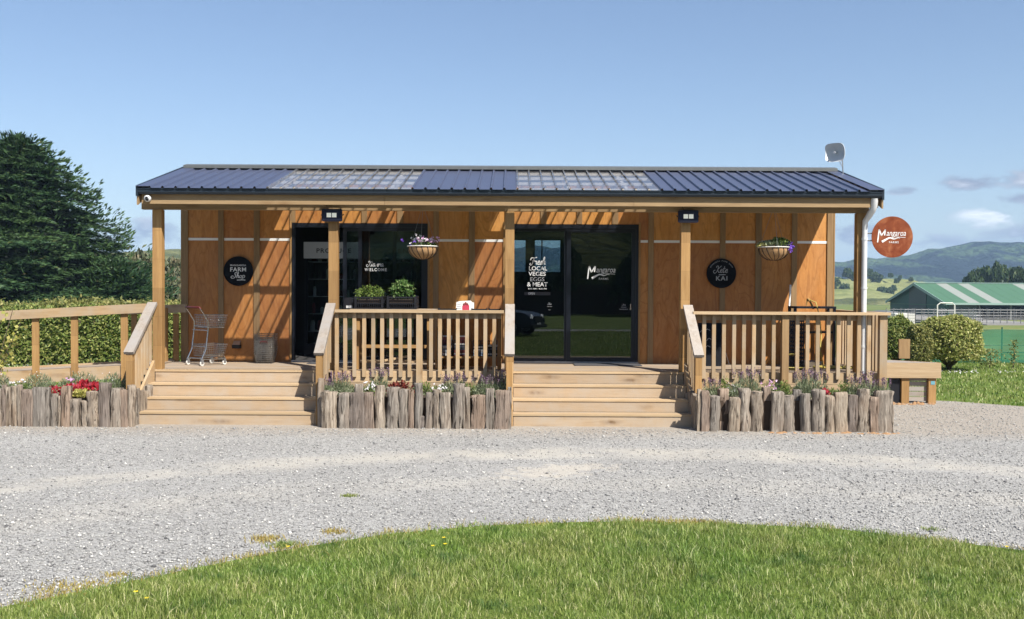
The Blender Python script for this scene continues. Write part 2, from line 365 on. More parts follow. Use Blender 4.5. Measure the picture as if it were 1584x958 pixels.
def ground_mat(name, stops, scale=0.8, fine=40, bump=0.4, spots=None, bdist=0.03):
    t = NT(name); w = t.world(); a = t.noise(w, scale, 6, 0.6); b = t.noise(w, fine, 4, 0.7)
    f = t.math('ADD', t.math('MULTIPLY', a, 0.6), t.math('MULTIPLY', b, 0.4))
    col = t.ramp(f, stops)
    M[name] = t.done(t.principled(col, 0.95, normal=t.bump(b, bump, bdist), spec=0.15))
ground_mat('turf', [(0.34, (0.05, 0.085, 0.014)), (0.5, (0.10, 0.145, 0.026)), (0.66, (0.16, 0.19, 0.05))], 0.6, 30)
ground_mat('pasture', [(0.34, (0.065, 0.105, 0.022)), (0.5, (0.13, 0.16, 0.04)), (0.66, (0.22, 0.21, 0.08))], 0.03, 1.5, 0.3)
def hillmat(name, forest, bush, grass, sc, lo, hi, bumpd):
    t = NT(name); w = t.world(); a = t.noise(w, sc, 5, 0.55, 0.4); c = t.noise(w, sc * 9, 5, 0.7); v = t.vor(w, sc * 22)
    f = t.math('ADD', t.math('MULTIPLY', a, 0.85), t.math('MULTIPLY', c, 0.15))
    col = t.ramp(f, [(lo, forest), (lo + 0.03, forest), (hi, bush), (hi + 0.08, grass)])
    col = t.hsv(col, v=t.math('ADD', 0.45, t.math('MULTIPLY', c, 1.1)))
    M[name] = t.done(t.principled(col, 1.0, normal=t.bump(t.math('SUBTRACT', c, t.math('MULTIPLY', v, 0.6)), 0.9, bumpd), spec=0.0))
hillmat('hill_forest', (0.003, 0.008, 0.014), (0.040, 0.070, 0.030), (0.075, 0.110, 0.040), 0.0048, 0.52, 0.57, 20)
hillmat('hill_bush', (0.012, 0.022, 0.008), (0.05, 0.062, 0.022), (0.10, 0.11, 0.045), 0.03, 0.42, 0.56, 2)
hillmat('hill_pasture', (0.035, 0.055, 0.020), (0.12, 0.15, 0.045), (0.20, 0.21, 0.085), 0.012, 0.28, 0.42, 1.0)
hillmat('hill_olive', (0.05, 0.065, 0.03), (0.10, 0.11, 0.05), (0.16, 0.16, 0.07), 0.02, 0.36, 0.5, 1.5)

def gravelmat():
    t = NT('gravel_surface'); w = t.world()
    v1 = t.new('TexVoronoi', feature='F1'); v1.inputs['Scale'].default_value = 52; t.l.new(w, v1.inputs['Vector'])
    v2 = t.new('TexVoronoi', feature='F1'); v2.inputs['Scale'].default_value = 110; t.l.new(w, v2.inputs['Vector'])
    sx = t.new('SeparateColor'); t.l.new(v1.outputs['Color'], sx.inputs[0]); sy = t.new('SeparateColor'); t.l.new(v2.outputs['Color'], sy.inputs[0])
    r = t.math('ADD', t.math('MULTIPLY', sx.outputs[0], 0.55), t.math('MULTIPLY', sy.outputs[1], 0.45))
    col = t.ramp(r, [(0.05, (0.17, 0.165, 0.16)), (0.4, (0.295, 0.288, 0.272)), (0.75, (0.37, 0.362, 0.342)), (1.0, (0.52, 0.505, 0.475))])
    # dusty wheel tracks running along the drive, bent to the curve of the lawn
    se = t.new('SeparateXYZ'); t.l.new(w, se.inputs[0])
    wob = t.noise(t.world((0.16, 0.9, 1)), 1.0, 4, 0.6)
    y0 = t.math('ADD', se.outputs[1], t.math('MULTIPLY', t.math('SUBTRACT', wob, 0.5), 1.1))
    crv = t.math('ADD', y0, t.math('MULTIPLY', t.math('MULTIPLY', t.math('SUBTRACT', se.outputs[0], 1.5), t.math('SUBTRACT', se.outputs[0], 1.0)), 0.06))
    def band(c, wd):
        d = t.math('DIVIDE', t.math('SUBTRACT', crv, c), wd); return t.math('SUBTRACT', 1.0, t.math('MULTIPLY', d, d), clamp=True)
    tr = t.math('MAXIMUM', band(11.55, 0.55), t.math('MULTIPLY', band(9.7, 0.5), 0.45))
    dust = t.math('MULTIPLY', tr, t.ramp(t.noise(w, 1.4, 5, 0.65), [(0.36, 0.15), (0.62, 0.85)]))
    col = t.mix(dust, col, (0.40, 0.372, 0.32))
    # pale packed patch in the middle and warm grit along the planters
    dx = t.math('DIVIDE', t.math('SUBTRACT', t.math('SUBTRACT', se.outputs[0], 0.32), t.math('MULTIPLY', t.math('SUBTRACT', se.outputs[1], 10.2), 0.9)), 0.62); dy = t.math('DIVIDE', t.math('SUBTRACT', se.outputs[1], 10.35), 0.52)
    pn = t.noise(w, 5, 5, 0.7)
    pf = t.math('MULTIPLY', t.math('SUBTRACT', t.math('MULTIPLY', t.math('SUBTRACT', pn, 0.32), 5.0), t.math('ADD', t.math('MULTIPLY', dx, dx), t.math('MULTIPLY', dy, dy))), 1.6, clamp=True)
    col = t.mix(t.math('MULTIPLY', pf, 0.5), col, (0.46, 0.41, 0.335))
    wf = t.math('MULTIPLY', t.math('SUBTRACT', t.math('ADD', se.outputs[1], t.math('MULTIPLY', pn, 0.8)), 12.9), 1.2, clamp=True)
    col = t.mix(t.math('MULTIPLY', wf, 0.45), col, (0.33, 0.265, 0.19))
    big = t.noise(w, 0.7, 4)
    col = t.hsv(col, v=t.math('ADD', 0.84, t.math('MULTIPLY', big, 0.32)))
    hh = t.math('ADD', t.math('MULTIPLY', v1.outputs['Distance'], -1.0), t.math('MULTIPLY', v2.outputs['Distance'], -0.5))
    b = t.new('Bump'); b.inputs['Distance'].default_value = 0.010; t.l.new(hh, b.inputs['Height'])
    t.l.new(t.math('SUBTRACT', 0.9, t.math('MULTIPLY', t.math('MAXIMUM', dust, pf), 0.7)), b.inputs['Strength'])
    M['gravel_surface'] = t.done(t.principled(col, 0.95, normal=b.outputs[0], spec=0.15))
gravelmat()
t = NT('gravel_chip'); t.done(t.principled(t.ramp(t.island(), [(0, (0.10, 0.098, 0.098)), (0.10, (0.22, 0.215, 0.21)), (0.55, (0.33, 0.322, 0.305)), (0.9, (0.45, 0.44, 0.415)), (1, (0.66, 0.63, 0.58))]), 0.9, spec=0.2)); M['gravel_chip'] = t.m
# ------------------------------------------------------------------ geometry helpers
class MB:
    def __init__(s): s.v = []; s.f = []
    def add(s, v, f):
        o = len(s.v); s.v += [tuple(p) for p in v]; s.f += [tuple(i + o for i in q) for q in f]; return s
    def box(s, x0, x1, y0, y1, z0, z1):
        return s.add([(x, y, z) for z in (z0, z1) for y in (y0, y1) for x in (x0, x1)], [(0, 2, 3, 1), (4, 5, 7, 6), (0, 1, 5, 4), (2, 6, 7, 3), (0, 4, 6, 2), (1, 3, 7, 5)])
    def tube(s, pts, r, n=6, cap=True):
        pts = [Vector(p) for p in pts]; rings = []; up = Vector((0, 0, 1)); prev = None
        for i, p in enumerate(pts):
            d = (pts[min(i + 1, len(pts) - 1)] - pts[max(i - 1, 0)])
            d = d.normalized() if d.length > 1e-9 else Vector((0, 0, 1))
            if prev is None:
                a = d.cross(up if abs(d.z) < 0.95 else Vector((1, 0, 0))).normalized()
            else:
                a = (prev - d * prev.dot(d)).normalized()
            prev = a; b = d.cross(a)
            rr = r[i] if isinstance(r, (list, tuple)) else r
            rings.append([p + a * (rr * math.cos(2 * PI * k / n)) + b * (rr * math.sin(2 * PI * k / n)) for k in range(n)])
        v = [q for ring in rings for q in ring]; f = []
        for i in range(len(pts) - 1):
            for k in range(n):
                k2 = (k + 1) % n; f.append((i * n + k, i * n + k2, (i + 1) * n + k2, (i + 1) * n + k))
        if cap: f.append(tuple(range(n - 1, -1, -1))); f.append(tuple((len(pts) - 1) * n + k for k in range(n)))
        return s.add(v, f)
    def bar(s, p, q, w, h, side=None):
        """rectangular bar from p to q, w across, h deep"""
        p, q = Vector(p), Vector(q); d = (q - p).normalized(); sd = Vector(side) if side else d.cross(Vector((0, 0, 1)))
        if sd.length < 1e-6: sd = Vector((1, 0, 0))
        sd = (sd - d * sd.dot(d)).normalized(); u = sd.cross(d)
        v = [c + sd * (a * w / 2) + u * (b * h / 2) for c in (p, q) for a, b in ((-1, -1), (1, -1), (1, 1), (-1, 1))]
        return s.add(v, [(0, 1, 2, 3), (7, 6, 5, 4), (0, 4, 5, 1), (1, 5, 6, 2), (2, 6, 7, 3), (3, 7, 4, 0)])
    def prism(s, poly, a0, a1, axis='y'):
        """poly in the two other axes, extruded along axis"""
        n = len(poly)
        def mk(u, v, a): return {'y': (u, a, v), 'x': (a, u, v), 'z': (u, v, a)}[axis]
        v = [mk(u, w, a0) for u, w in poly] + [mk(u, w, a1) for u, w in poly]
        return s.add(v, [tuple(range(n)), tuple(range(2 * n - 1, n - 1, -1))] + [(i, i + n, (i + 1) % n + n, (i + 1) % n) for i in range(n)])
    def disc(s, c, r, y0, y1, n=40):
        poly = [(c[0] + r * math.cos(2 * PI * k / n), c[1] + r * math.sin(2 * PI * k / n)) for k in range(n)]
        return s.prism(poly, y0, y1, 'y')
    def lathe(s, prof, c, n=16, axis='z'):
        v = []; f = []
        for r, h in prof:
            for k in range(n):
                a = 2 * PI * k / n; x, y = r * math.cos(a), r * math.sin(a)
                v.append({'z': (c[0] + x, c[1] + y, c[2] + h), 'y': (c[0] + x, c[1] + h, c[2] + y), 'x': (c[0] + h, c[1] + x, c[2] + y)}[axis])
        for i in range(len(prof) - 1):
            for k in range(n):
                k2 = (k + 1) % n; f.append((i * n + k, i * n + k2, (i + 1) * n + k2, (i + 1) * n + k))
        return s.add(v, f)
    def mesh(s, name, off=(0, 0, 0)):
        me = bpy.data.meshes.new(name); o = Vector(off)
        me.from_pydata([(p[0] - o.x, p[1] - o.y, p[2] - o.z) for p in s.v], [], s.f)
        bm = bmesh.new(); bm.from_mesh(me); bmesh.ops.recalc_face_normals(bm, faces=bm.faces); bm.to_mesh(me); bm.free()
        return me

def props(o, label=None, cat=None, group=None, kind=None):
    if label: o['label'] = label
    if cat: o['category'] = cat
    if group: o['group'] = group
    if kind: o['kind'] = kind
    return o
def smooth(me, ang=None):
    me.polygons.foreach_set('use_smooth', [True] * len(me.polygons))
    if ang is not None:
        try: me.set_sharp_from_angle(angle=math.radians(ang))
        except Exception: pass
BOXC = {}
def boxmesh(dx, dy, dz, mat, bev=0.0):
    k = (round(dx, 3), round(dy, 3), round(dz, 3), mat, bev)
    if k not in BOXC:
        me = MB().box(-dx / 2, dx / 2, -dy / 2, dy / 2, -dz / 2, dz / 2).mesh('board')
        if bev:
            bm = bmesh.new(); bm.from_mesh(me); bmesh.ops.bevel(bm, geom=bm.edges[:], offset=bev, segments=1, affect='EDGES'); bm.to_mesh(me); bm.free()
        me.materials.append(M[mat]); BOXC[k] = me
    return BOXC[k]
class T:
    """a thing: an Empty at its base carrying label and category; parts become its children"""
    def __init__(s, name, label, cat, loc, rz=0.0, group=None, local=False):
        s.e = bpy.data.objects.new(name, None); COL.objects.link(s.e); s.e.empty_display_size = 0.2
        s.e.location = loc; s.e.rotation_euler = (0, 0, rz); s.off = Vector((0, 0, 0)) if local else Vector(loc)
        props(s.e, label, cat, group)
    def _par(s, o, p, world):
        if p is None: o.parent = s.e; o.location = world - s.off
        else: o.parent = p; o.location = world - s.off - p.location
    def box(s, name, x0, x1, y0, y1, z0, z1, mat, p=None, label=None, bev=0.0, kind=None):
        me = boxmesh(x1 - x0, y1 - y0, z1 - z0, mat, bev)
        o = bpy.data.objects.new(name, me); COL.objects.link(o)
        s._par(o, p, Vector(((x0 + x1) / 2, (y0 + y1) / 2, (z0 + z1) / 2)))
        props(o, label, kind=kind); return o
    def mb(s, name, mb, mat, p=None, label=None, sm=None, kind=None, origin=None):
        if origin is None:
            a = np.array(mb.v); origin = Vector(((a[:, 0].min() + a[:, 0].max()) / 2, (a[:, 1].min() + a[:, 1].max()) / 2, (a[:, 2].min() + a[:, 2].max()) / 2))
        me = mb.mesh(name, origin); me.materials.append(M[mat])
        if sm is not None: smooth(me, sm)
        o = bpy.data.objects.new(name, me); COL.objects.link(o); s._par(o, p, Vector(origin)); props(o, label, kind=kind); return o
    def raw(s, name, me, loc, p=None, label=None, kind=None, rot=None):
        o = bpy.data.objects.new(name, me); COL.objects.link(o); s._par(o, p, Vector(loc)); props(o, label, kind=kind)
        if rot: o.rotation_euler = rot
        return o
def solo(name, mb, mat, label=None, cat=None, group=None, kind=None, sm=None):
    a = np.array(mb.v); org = Vector(((a[:, 0].min() + a[:, 0].max()) / 2, (a[:, 1].min() + a[:, 1].max()) / 2, a[:, 2].min()))
    me = mb.mesh(name, org); me.materials.append(M[mat])
    if sm is not None: smooth(me, sm)
    o = bpy.data.objects.new(name, me); COL.objects.link(o); o.location = org; return props(o, label, cat, group, kind)
def copy_tree(o, parent=None):
    c = o.copy(); COL.objects.link(c)
    if parent is not None: c.parent = parent
    for ch in list(o.children): copy_tree(ch, c)
    return c

def npmesh(name, V, TRI, mat, mi=None, mats=None, sm=False):
    me = bpy.data.meshes.new(name); V = np.ascontiguousarray(V, dtype=np.float32).reshape(-1, 3); TRI = np.ascontiguousarray(TRI, dtype=np.int32); n, k = TRI.shape
    me.vertices.add(len(V)); me.vertices.foreach_set('co', V.ravel())
    me.loops.add(n * k); me.loops.foreach_set('vertex_index', TRI.ravel())
    me.polygons.add(n); me.polygons.foreach_set('loop_start', np.arange(0, n * k, k, dtype=np.int32))
    for m_ in (mats or [mat]): me.materials.append(M[m_])
    if mi is not None: me.polygons.foreach_set('material_index', np.asarray(mi, dtype=np.int32))
    me.update(calc_edges=True)
    if sm: smooth(me)
    return me
def unit(a): return a / np.maximum(np.linalg.norm(a, axis=1, keepdims=True), 1e-9)
def leafmesh(name, C, D, N, L, W, mat, fold=0.0):
    """diamond leaves: base, right, tip, left"""
    D = unit(D); Sd = unit(np.cross(D, N)); L = np.asarray(L).reshape(-1, 1) * np.ones((len(C), 1)); W = np.asarray(W).reshape(-1, 1) * np.ones((len(C), 1))
    Nn = np.cross(Sd, D)
    v = np.stack([C - D * L * .5, C + Sd * W * .5 + Nn * fold * W, C + D * L * .5, C - Sd * W * .5 + Nn * fold * W], axis=1)
    i = np.arange(len(C))[:, None] * 4
    tri = np.concatenate([i + np.array([[0, 1, 2]]), i + np.array([[0, 2, 3]])], axis=0)
    return npmesh(name, v.reshape(-1, 3), tri, mat)
def rdir(n): return unit(RNG.normal(size=(n, 3)))
def blades(name, P, H, W, mat, lean=0.5):
    n = len(P); a = RNG.uniform(0, 2 * PI, n); b = RNG.uniform(0, 2 * PI, n); ln = RNG.uniform(0.1, lean, n) * H
    sx, sy = np.cos(a) * W / 2, np.sin(a) * W / 2; dx, dy = np.cos(b) * ln, np.sin(b) * ln
    z = np.zeros(n)
    B0 = P + np.stack([-sx, -sy, z], 1); B1 = P + np.stack([sx, sy, z], 1)
    M0 = P + np.stack([-sx * .8 + dx * .35, -sy * .8 + dy * .35, H * .6], 1); M1 = P + np.stack([sx * .8 + dx * .35, sy * .8 + dy * .35, H * .6], 1)
    Tp = P + np.stack([dx, dy, H * RNG.uniform(.8, 1.0, n)], 1)
    v = np.stack([B0, B1, M0, M1, Tp], 1); i = np.arange(n)[:, None] * 5
    tri = np.concatenate([i + np.array([[0, 1, 3]]), i + np.array([[0, 3, 2]]), i + np.array([[2, 3, 4]])], 0)
    return npmesh(name, v.reshape(-1, 3), tri, mat)

# lettering -------------------------------------------------------
def font_polys(text, width, height, bold=0.0, shear=0.0, spacing=1.0):
    """mesh of a line of capitals fitted to width x height, lying in XZ, centred in x, base at z 0, facing -Y"""
    cu = bpy.data.curves.new('lettering', 'FONT'); cu.body = text; cu.shear = shear; cu.space_character = spacing; cu.offset = bold; cu.resolution_u = 3
    o = bpy.data.objects.new('lettering', cu); COL.objects.link(o)
    bpy.context.view_layer.update()
    me = bpy.data.meshes.new_from_object(o.evaluated_get(bpy.context.evaluated_depsgraph_get()))
    COL.objects.unlink(o); bpy.data.objects.remove(o)
    v = np.array([p.co[:] for p in me.vertices]); f = [tuple(p.vertices) for p in me.polygons]; bpy.data.meshes.remove(me)
    mn, mx = v.min(0), v.max(0); s = (v - mn) / np.maximum(mx - mn, 1e-6)
    return [((s[i, 0] - .5) * width, 0.0, s[i, 1] * height) for i in range(len(v))], f
def catmull(pts, k=6):
    P = [pts[0]] + list(pts) + [pts[-1]]; out = []
    for i in range(1, len(P) - 2):
        for j in range(k):
            t_ = j / k; a, b, c, d = [np.array(q, float) for q in P[i - 1:i + 3]]
            out.append(0.5 * ((2 * b) + (c - a) * t_ + (2 * a - 5 * b + 4 * c - d) * t_ ** 2 + (3 * b - a - 3 * c + d) * t_ ** 3))
    out.append(np.array(P[-2], float)); return out
def ribbon(mb, pts, w, ox=0, oz=0, sc=1.0, y=0.0, curve=True, shear=0.0):
    q = catmull(pts) if curve else [np.array(p, float) for p in pts]; n = len(q); v = []
    for i, p in enumerate(q):
        d = q[min(i + 1, n - 1)] - q[max(i - 1, 0)]; d = d / (np.linalg.norm(d) + 1e-9); nn = np.array([-d[1], d[0]])
        ww = (w(i / (n - 1)) if callable(w) else w) / 2
        for sg in (-1, 1):
            r = p + nn * sg * ww / sc
            v.append((ox + (r[0] + shear * r[1]) * sc, y, oz + r[1] * sc))
    mb.add(v, [(2 * i, 2 * i + 1, 2 * i + 3, 2 * i + 2) for i in range(n - 1)])
GL = {'a': (.62, [[(.42, .42), (.28, .5), (.1, .4), (.06, .15), (.2, 0), (.38, .15), (.45, .48), (.42, .1), (.52, .02), (.66, .12)]]),
      'e': (.46, [[(0, .2), (.3, .28), (.38, .42), (.22, .5), (.08, .3), (.12, .05), (.3, 0), (.48, .14)]]),
      'h': (.50, [[(0, .1), (.25, .7), (.25, 1.0), (.14, .95), (.08, 0), (.2, .4), (.35, .48), (.38, .3), (.36, .05), (.52, .08)]]),
      'i': (.36, [[(0, .1), (.15, .48), (.12, .08), (.25, .02), (.38, .15)], [(.17, .68), (.2, .74)]]),
      'o': (.50, [[(.25, .5), (.08, .35), (.08, .1), (.25, 0), (.4, .15), (.38, .4), (.22, .5), (.35, .40), (.55, .42)]]),
      'p': (.52, [[(.0, .3), (.12, .5), (.02, -.4)], [(.06, .2), (.2, .48), (.4, .4), (.38, .08), (.2, 0), (.07, .08)]]),
      'r': (.42, [[(0, .35), (.12, .5), (.15, .4), (.3, .45), (.28, .1), (.44, .02)]]),
      's': (.36, [[(0, .05), (.24, .52), (.3, .15), (.15, 0), (.0, .06)], [(.3, .08), (.4, .12)]]),
      't': (.38, [[(.2, .95), (.1, .1), (.22, 0), (.38, .12)], [(.0, .6), (.38, .65)]]),
      ' ': (.30, []),
      'K': (.66, [[(.05, .72), (.0, .92), (.22, 1.0), (.32, .72), (.15, .12), (-.1, -.12), (-.36, .05), (-.32, .3), (-.12, .36)], [(.78, 1.02), (.3, .45), (.52, .0), (.68, .05)]]),
      'F': (.52, [[(-.12, .2), (-.22, 0), (.05, -.08), (.22, .3), (.35, .95)], [(-.2, .6), (-.12, .92), (.3, .92), (.75, 1.02)], [(.1, .48), (.5, .52)]]),
      'S': (.52, [[(.52, .88), (.38, 1.02), (.2, .88), (.3, .6), (.4, .3), (.2, -.02), (-.15, -.06), (-.32, .14), (-.18, .36), (.1, .3)]])}
def script_word(text, width, height, wgt):
    tmp = MB(); x = 0.0
    for ch in text:
        adv, st = GL[ch]
        for sseg in st: ribbon(tmp, [(x + a, b) for a, b in sseg], wgt, sc=1.0, shear=0.18)
        x += adv
    v = np.array(tmp.v); mn, mx = v.min(0), v.max(0)
    # stroke weight is set in glyph units so that it survives the fit
    return [((p[0] - (mn[0] + mx[0]) / 2) / (mx[0] - mn[0]) * width, 0.0, (p[2] - mn[2]) / (mx[2] - mn[2]) * height) for p in tmp.v], tmp.f
def farm_logo(w):
    """brush capital M, small letters, an underline swoosh and FARMS below; w wide"""
    out = MB(); k = w / 3.45
    for seg, ww in (([(0.02, -.62), (.20, .95)], .15), ([(.20, .95), (.50, .18)], .16), ([(.48, .18), (.95, .95)], .13), ([(.95, .95), (.86, .22)], .15)):
        ribbon(out, seg, ww * k, sc=k, curve=False)
    v, f = font_polys('angaroa', 2.34 * k, .70 * k, 0.0, 0.25, 1.0); out.add([(p[0] + 2.27 * k, 0, p[2] - .05 * k) for p in v], f)
    ribbon(out, [(.55, -.55), (.95, -.32), (1.5, -.06), (2.0, -.2), (2.5, -.05), (2.72, -.12)], lambda s_: (0.24 * (1 - s_) ** 1.4 + 0.05) * k, sc=k)
    ribbon(out, [(2.0, .06), (2.5, .04), (3.4, -.02)], 0.05 * k, sc=k)
    v, f = font_polys('FARMS', 1.15 * k, .24 * k, 0.005, 0, 1.2); out.add([(p[0] + 2.0 * k, 0, p[2] - .72 * k) for p in v], f)
    return [(p[0] - w / 2, p[1], p[2]) for p in out.v], out.f
def print_on(th, name, vf, x, y, z, mat, p=None, rz=0.0):
    v, f = vf; mb = MB(); mb.add(v, f)
    me = bpy.data.meshes.new(name); me.from_pydata(mb.v, [], mb.f); me.materials.append(M[mat])
    return th.raw(name, me, (x, y, z), p)
# ------------------------------------------------------------------ levels of the shop
ZD = 0.715                      # deck
YP = 14.65                      # front face of the verandah posts
YW = 16.30                      # face of the plywood
YR = 16.43                      # ridge
RX0, RX1 = -5.53, 5.455
def zroof(y): return 3.42 + 0.258 * (y - 14.33) if y <= YR else 3.42 + 0.258 * (2 * YR - y - 14.33)
POSTX = [-5.365, -2.707, -0.04, 2.617, 5.275]

# ------------------------------------------------------------------ ground
def zland(x, y):
    y = np.asarray(y, float); x = np.asarray(x, float)
    z = np.where(y < 28, 0.0, np.where(y < 166, -0.0196 * (y - 28), -2.705 - 0.0021 * (y - 166)))
    return np.maximum(z, -4.2) + 0 * x
def sheet(name, xs, ys, zf, mat, kind='structure'):
    X, Y = np.meshgrid(xs, ys); Z = zf(X, Y); V = np.stack([X, Y, Z], -1).reshape(-1, 3); nx = len(xs)
    i, j = np.meshgrid(np.arange(nx - 1), np.arange(len(ys) - 1)); a = (j * nx + i).ravel()
    me = npmesh(name, V, np.stack([a, a + 1, a + nx + 1, a + nx], 1), mat, sm=True)
    o = bpy.data.objects.new(name, me); COL.objects.link(o); return props(o, kind=kind)
def lin(*seg):
    out = [seg[0][0]]
    for a, b, n in seg: out += list(np.linspace(a, b, n + 1)[1:])
    return np.array(out)
sheet('ground', lin((-5000, -600, 8), (-600, -60, 10), (-60, 60, 24), (60, 600, 20), (600, 5000, 8)), lin((-900, -60, 8), (-60, 28, 22), (28, 166, 16), (166, 900, 12), (900, 5200, 8)), zland, 'turf')
# pasture beyond the yard lies over the same land
sheet('paddock', lin((-900, -60, 12), (-60, 60, 12), (60, 900, 16)), lin((33, 166, 14), (166, 900, 10)), lambda X, Y: zland(X, Y) + 0.03, 'pasture')
# gravel drive: outline on the ground, 4 mm proud
GR = [(-60, -16), (60, -16), (60, 13.0), (30, 13.9), (16, 15.1), (11, 15.9), (8.7, 16.5), (7.9, 17.2), (7.2, 17.5), (5.6, 17.4), (5.4, 14.6), (-6.3, 14.6), (-6.9, 14.2), (-60, 14.2)]
mb = MB(); mb.prism(GR, -0.12, 0.004, 'z'); solo('gravel_driveway', mb, 'gravel_surface', kind='structure')
ISL = [(-3.9, 4.9), (-3.06, 5.80), (-2.5, 6.32), (-1.67, 7.11), (-.97, 7.60), (-.3, 7.86), (.31, 8.0), (1.0, 8.06), (1.65, 8.03), (2.65, 7.84), (3.81, 7.22), (5.2, 6.2), (6.8, 4.4), (8.2, 2.2), (9.4, -1), (9.8, -5), (9.2, -9), (7.5, -12.5), (4, -14), (0.6, -12.5), (-2.0, -7.6), (-5, -6.2), (-6.8, -3.5), (-6.9, 0), (-5.8, 2.6)]
mb = MB(); mb.prism(ISL, -0.1, 0.012, 'z'); solo('lawn', mb, 'turf', kind='structure')
ISLA = np.array(ISL)
def inside(P, poly):
    x, y = P[:, 0], P[:, 1]; r = np.zeros(len(P), bool); n = len(poly)
    for i in range(n):
        x1, y1 = poly[i]; x2, y2 = poly[(i + 1) % n]
        c = ((y1 > y) != (y2 > y)) & (x < (x2 - x1) * (y - y1) / (y2 - y1 + 1e-12) + x1); r ^= c
    return r
def edgedist(P, poly):
    d = np.full(len(P), 1e9); n = len(poly)
    for i in range(n):
        a = np.array(poly[i]); b = np.array(poly[(i + 1) % n]); ab = b - a; t_ = np.clip(((P - a) @ ab) / (ab @ ab), 0, 1); d = np.minimum(d, np.linalg.norm(P - (a + t_[:, None] * ab), axis=1))
    return d
def scatter(n, x0, x1, y0, y1): return np.stack([RNG.uniform(x0, x1, n), RNG.uniform(y0, y1, n)], 1)
def vnoise(P, sc, seed=0):
    r = np.random.default_rng(seed); out = np.zeros(len(P))
    for k in range(7):
        d = r.uniform(0, 2 * PI); f = sc * (1.0 + .35 * k); out += np.sin((P[:, 0] * math.cos(d) + P[:, 1] * math.sin(d)) * f + r.uniform(0, 6.28)) / (1 + .15 * k)
    return out / 4.5
def stuff(name, me, label, cat):
    o = bpy.data.objects.new(name, me); COL.objects.link(o); return props(o, label, cat, kind='stuff')
# near lawn: dense blades where the camera stands close, sparser behind
P = scatter(290000, -6.0, 7.4, 4.7, 8.2)
wob = vnoise(P, 5.0, 3) * 0.06 + vnoise(P, 17.0, 4) * 0.05 + RNG.normal(0, .06, len(P)) - .02
keep = inside(P, ISL); ed = edgedist(P, ISL); sd = np.where(keep, ed, -ed); P = P[(sd + wob) > 0.0]; 
q = vnoise(P, 2.6, 5); ed = edgedist(P, ISL)
q2 = vnoise(P, 9.0, 6); H = RNG.uniform(.020, .072, len(P)) * (1 + .55 * q + .45 * q2) * np.clip(.65 + ed * .8, .55, 1.1); W = RNG.uniform(.0025, .0060, len(P))
P3 = np.concatenate([P, np.full((len(P), 1), 0.008)], 1)
stuff('lawn_grass', blades('lawn_grass', P3, H, W, 'grass_blade', 0.8), 'fresh green unmown grass blades of the curved lawn in front of the gravel', 'grass')
P = scatter(38000, -7, 10, -14, 4.8); P = P[inside(P, ISL)]
stuff('far_lawn_grass', blades('far_lawn_grass', np.concatenate([P, np.full((len(P), 1), 0.008)], 1), RNG.uniform(.05, .11, len(P)), RNG.uniform(.010, .02, len(P)), 'grass_blade', 0.8), 'grass of the lawn behind the viewpoint, mirrored in the shop doors', 'grass')
# lawns either side of the shop
P = np.concatenate([scatter(58000, 7.6, 24, 14.6, 28), scatter(30000, -17, -5.5, 14.3, 25)]); 
gr = inside(P + RNG.normal(0, .05, P.shape), GR) | ((P[:, 0] > -5.7) & (P[:, 0] < 7.6) & (P[:, 1] < 19)); P = P[~gr]
stuff('side_lawn_grass', blades('side_lawn_grass', np.concatenate([P, np.zeros((len(P), 1))], 1), RNG.uniform(.03, .075, len(P)), RNG.uniform(.012, .022, len(P)), 'grass_blade', 0.9), 'mown green grass on both sides of the shop', 'grass')
# ragged dry fringe where the lawn meets the stones
ia = ISLA[:13]; sg_ = RNG.integers(0, 12, 9000); tt = RNG.uniform(0, 1, 9000)[:, None]; P = ia[sg_] * (1 - tt) + ia[sg_ + 1] * tt; P = P + RNG.normal(0, .07, P.shape) * (1 + vnoise(P, 6.0, 12)[:, None]); P = P[(vnoise(P, 3.3, 13) + RNG.normal(0, .4, len(P))) > 0.15]
stuff('dry_fringe', blades('dry_fringe', np.concatenate([P, np.full((len(P), 1), .006)], 1), RNG.uniform(.015, .045, len(P)), RNG.uniform(.003, .007, len(P)), 'dry_grass', 1.3), 'sparse dry yellow grass creeping from the lawn edge onto the gravel', 'grass')
# tufts and dry patches on the gravel, buttercups in the lawn
def tuft(px, py, n, r, mat, lab, h=.05):
    Y = EYE * F_PX / ((py - .0052 * (px - 792)) - HOR); x = wx(px, Y); pp = np.stack([x + RNG.normal(0, r, n), Y + RNG.normal(0, r * .7, n), np.full(n, .004)], 1)
    stuff('grass_tuft', blades('grass_tuft', pp, RNG.uniform(.5 * h, h, n), RNG.uniform(.004, .008, n), mat, 1.0), lab, 'grass')
tuft(413, 838, 260, .07, 'dry_grass', 'yellowing grass tuft on the gravel near the lawn edge', .045)
tuft(440, 848, 240, .06, 'grass_blade', 'green grass tuft on the gravel touching the lawn edge', .05)
tuft(517, 826, 200, .055, 'dry_grass', 'small dry tuft on the gravel left of the middle', .035)
tuft(541, 770, 160, .04, 'grass_blade', 'small green weed out on the open gravel', .03)
tuft(110, 913, 500, .13, 'dry_grass', 'brown dry grass patch at the lawn edge on the left', .03)
tuft(178, 895, 120, .05, 'dry_grass', 'tiny dry weed near the left lawn edge', .03)
tuft(1446, 822, 90, .05, 'grass_blade', 'sparse green weed near the right lawn edge', .03)
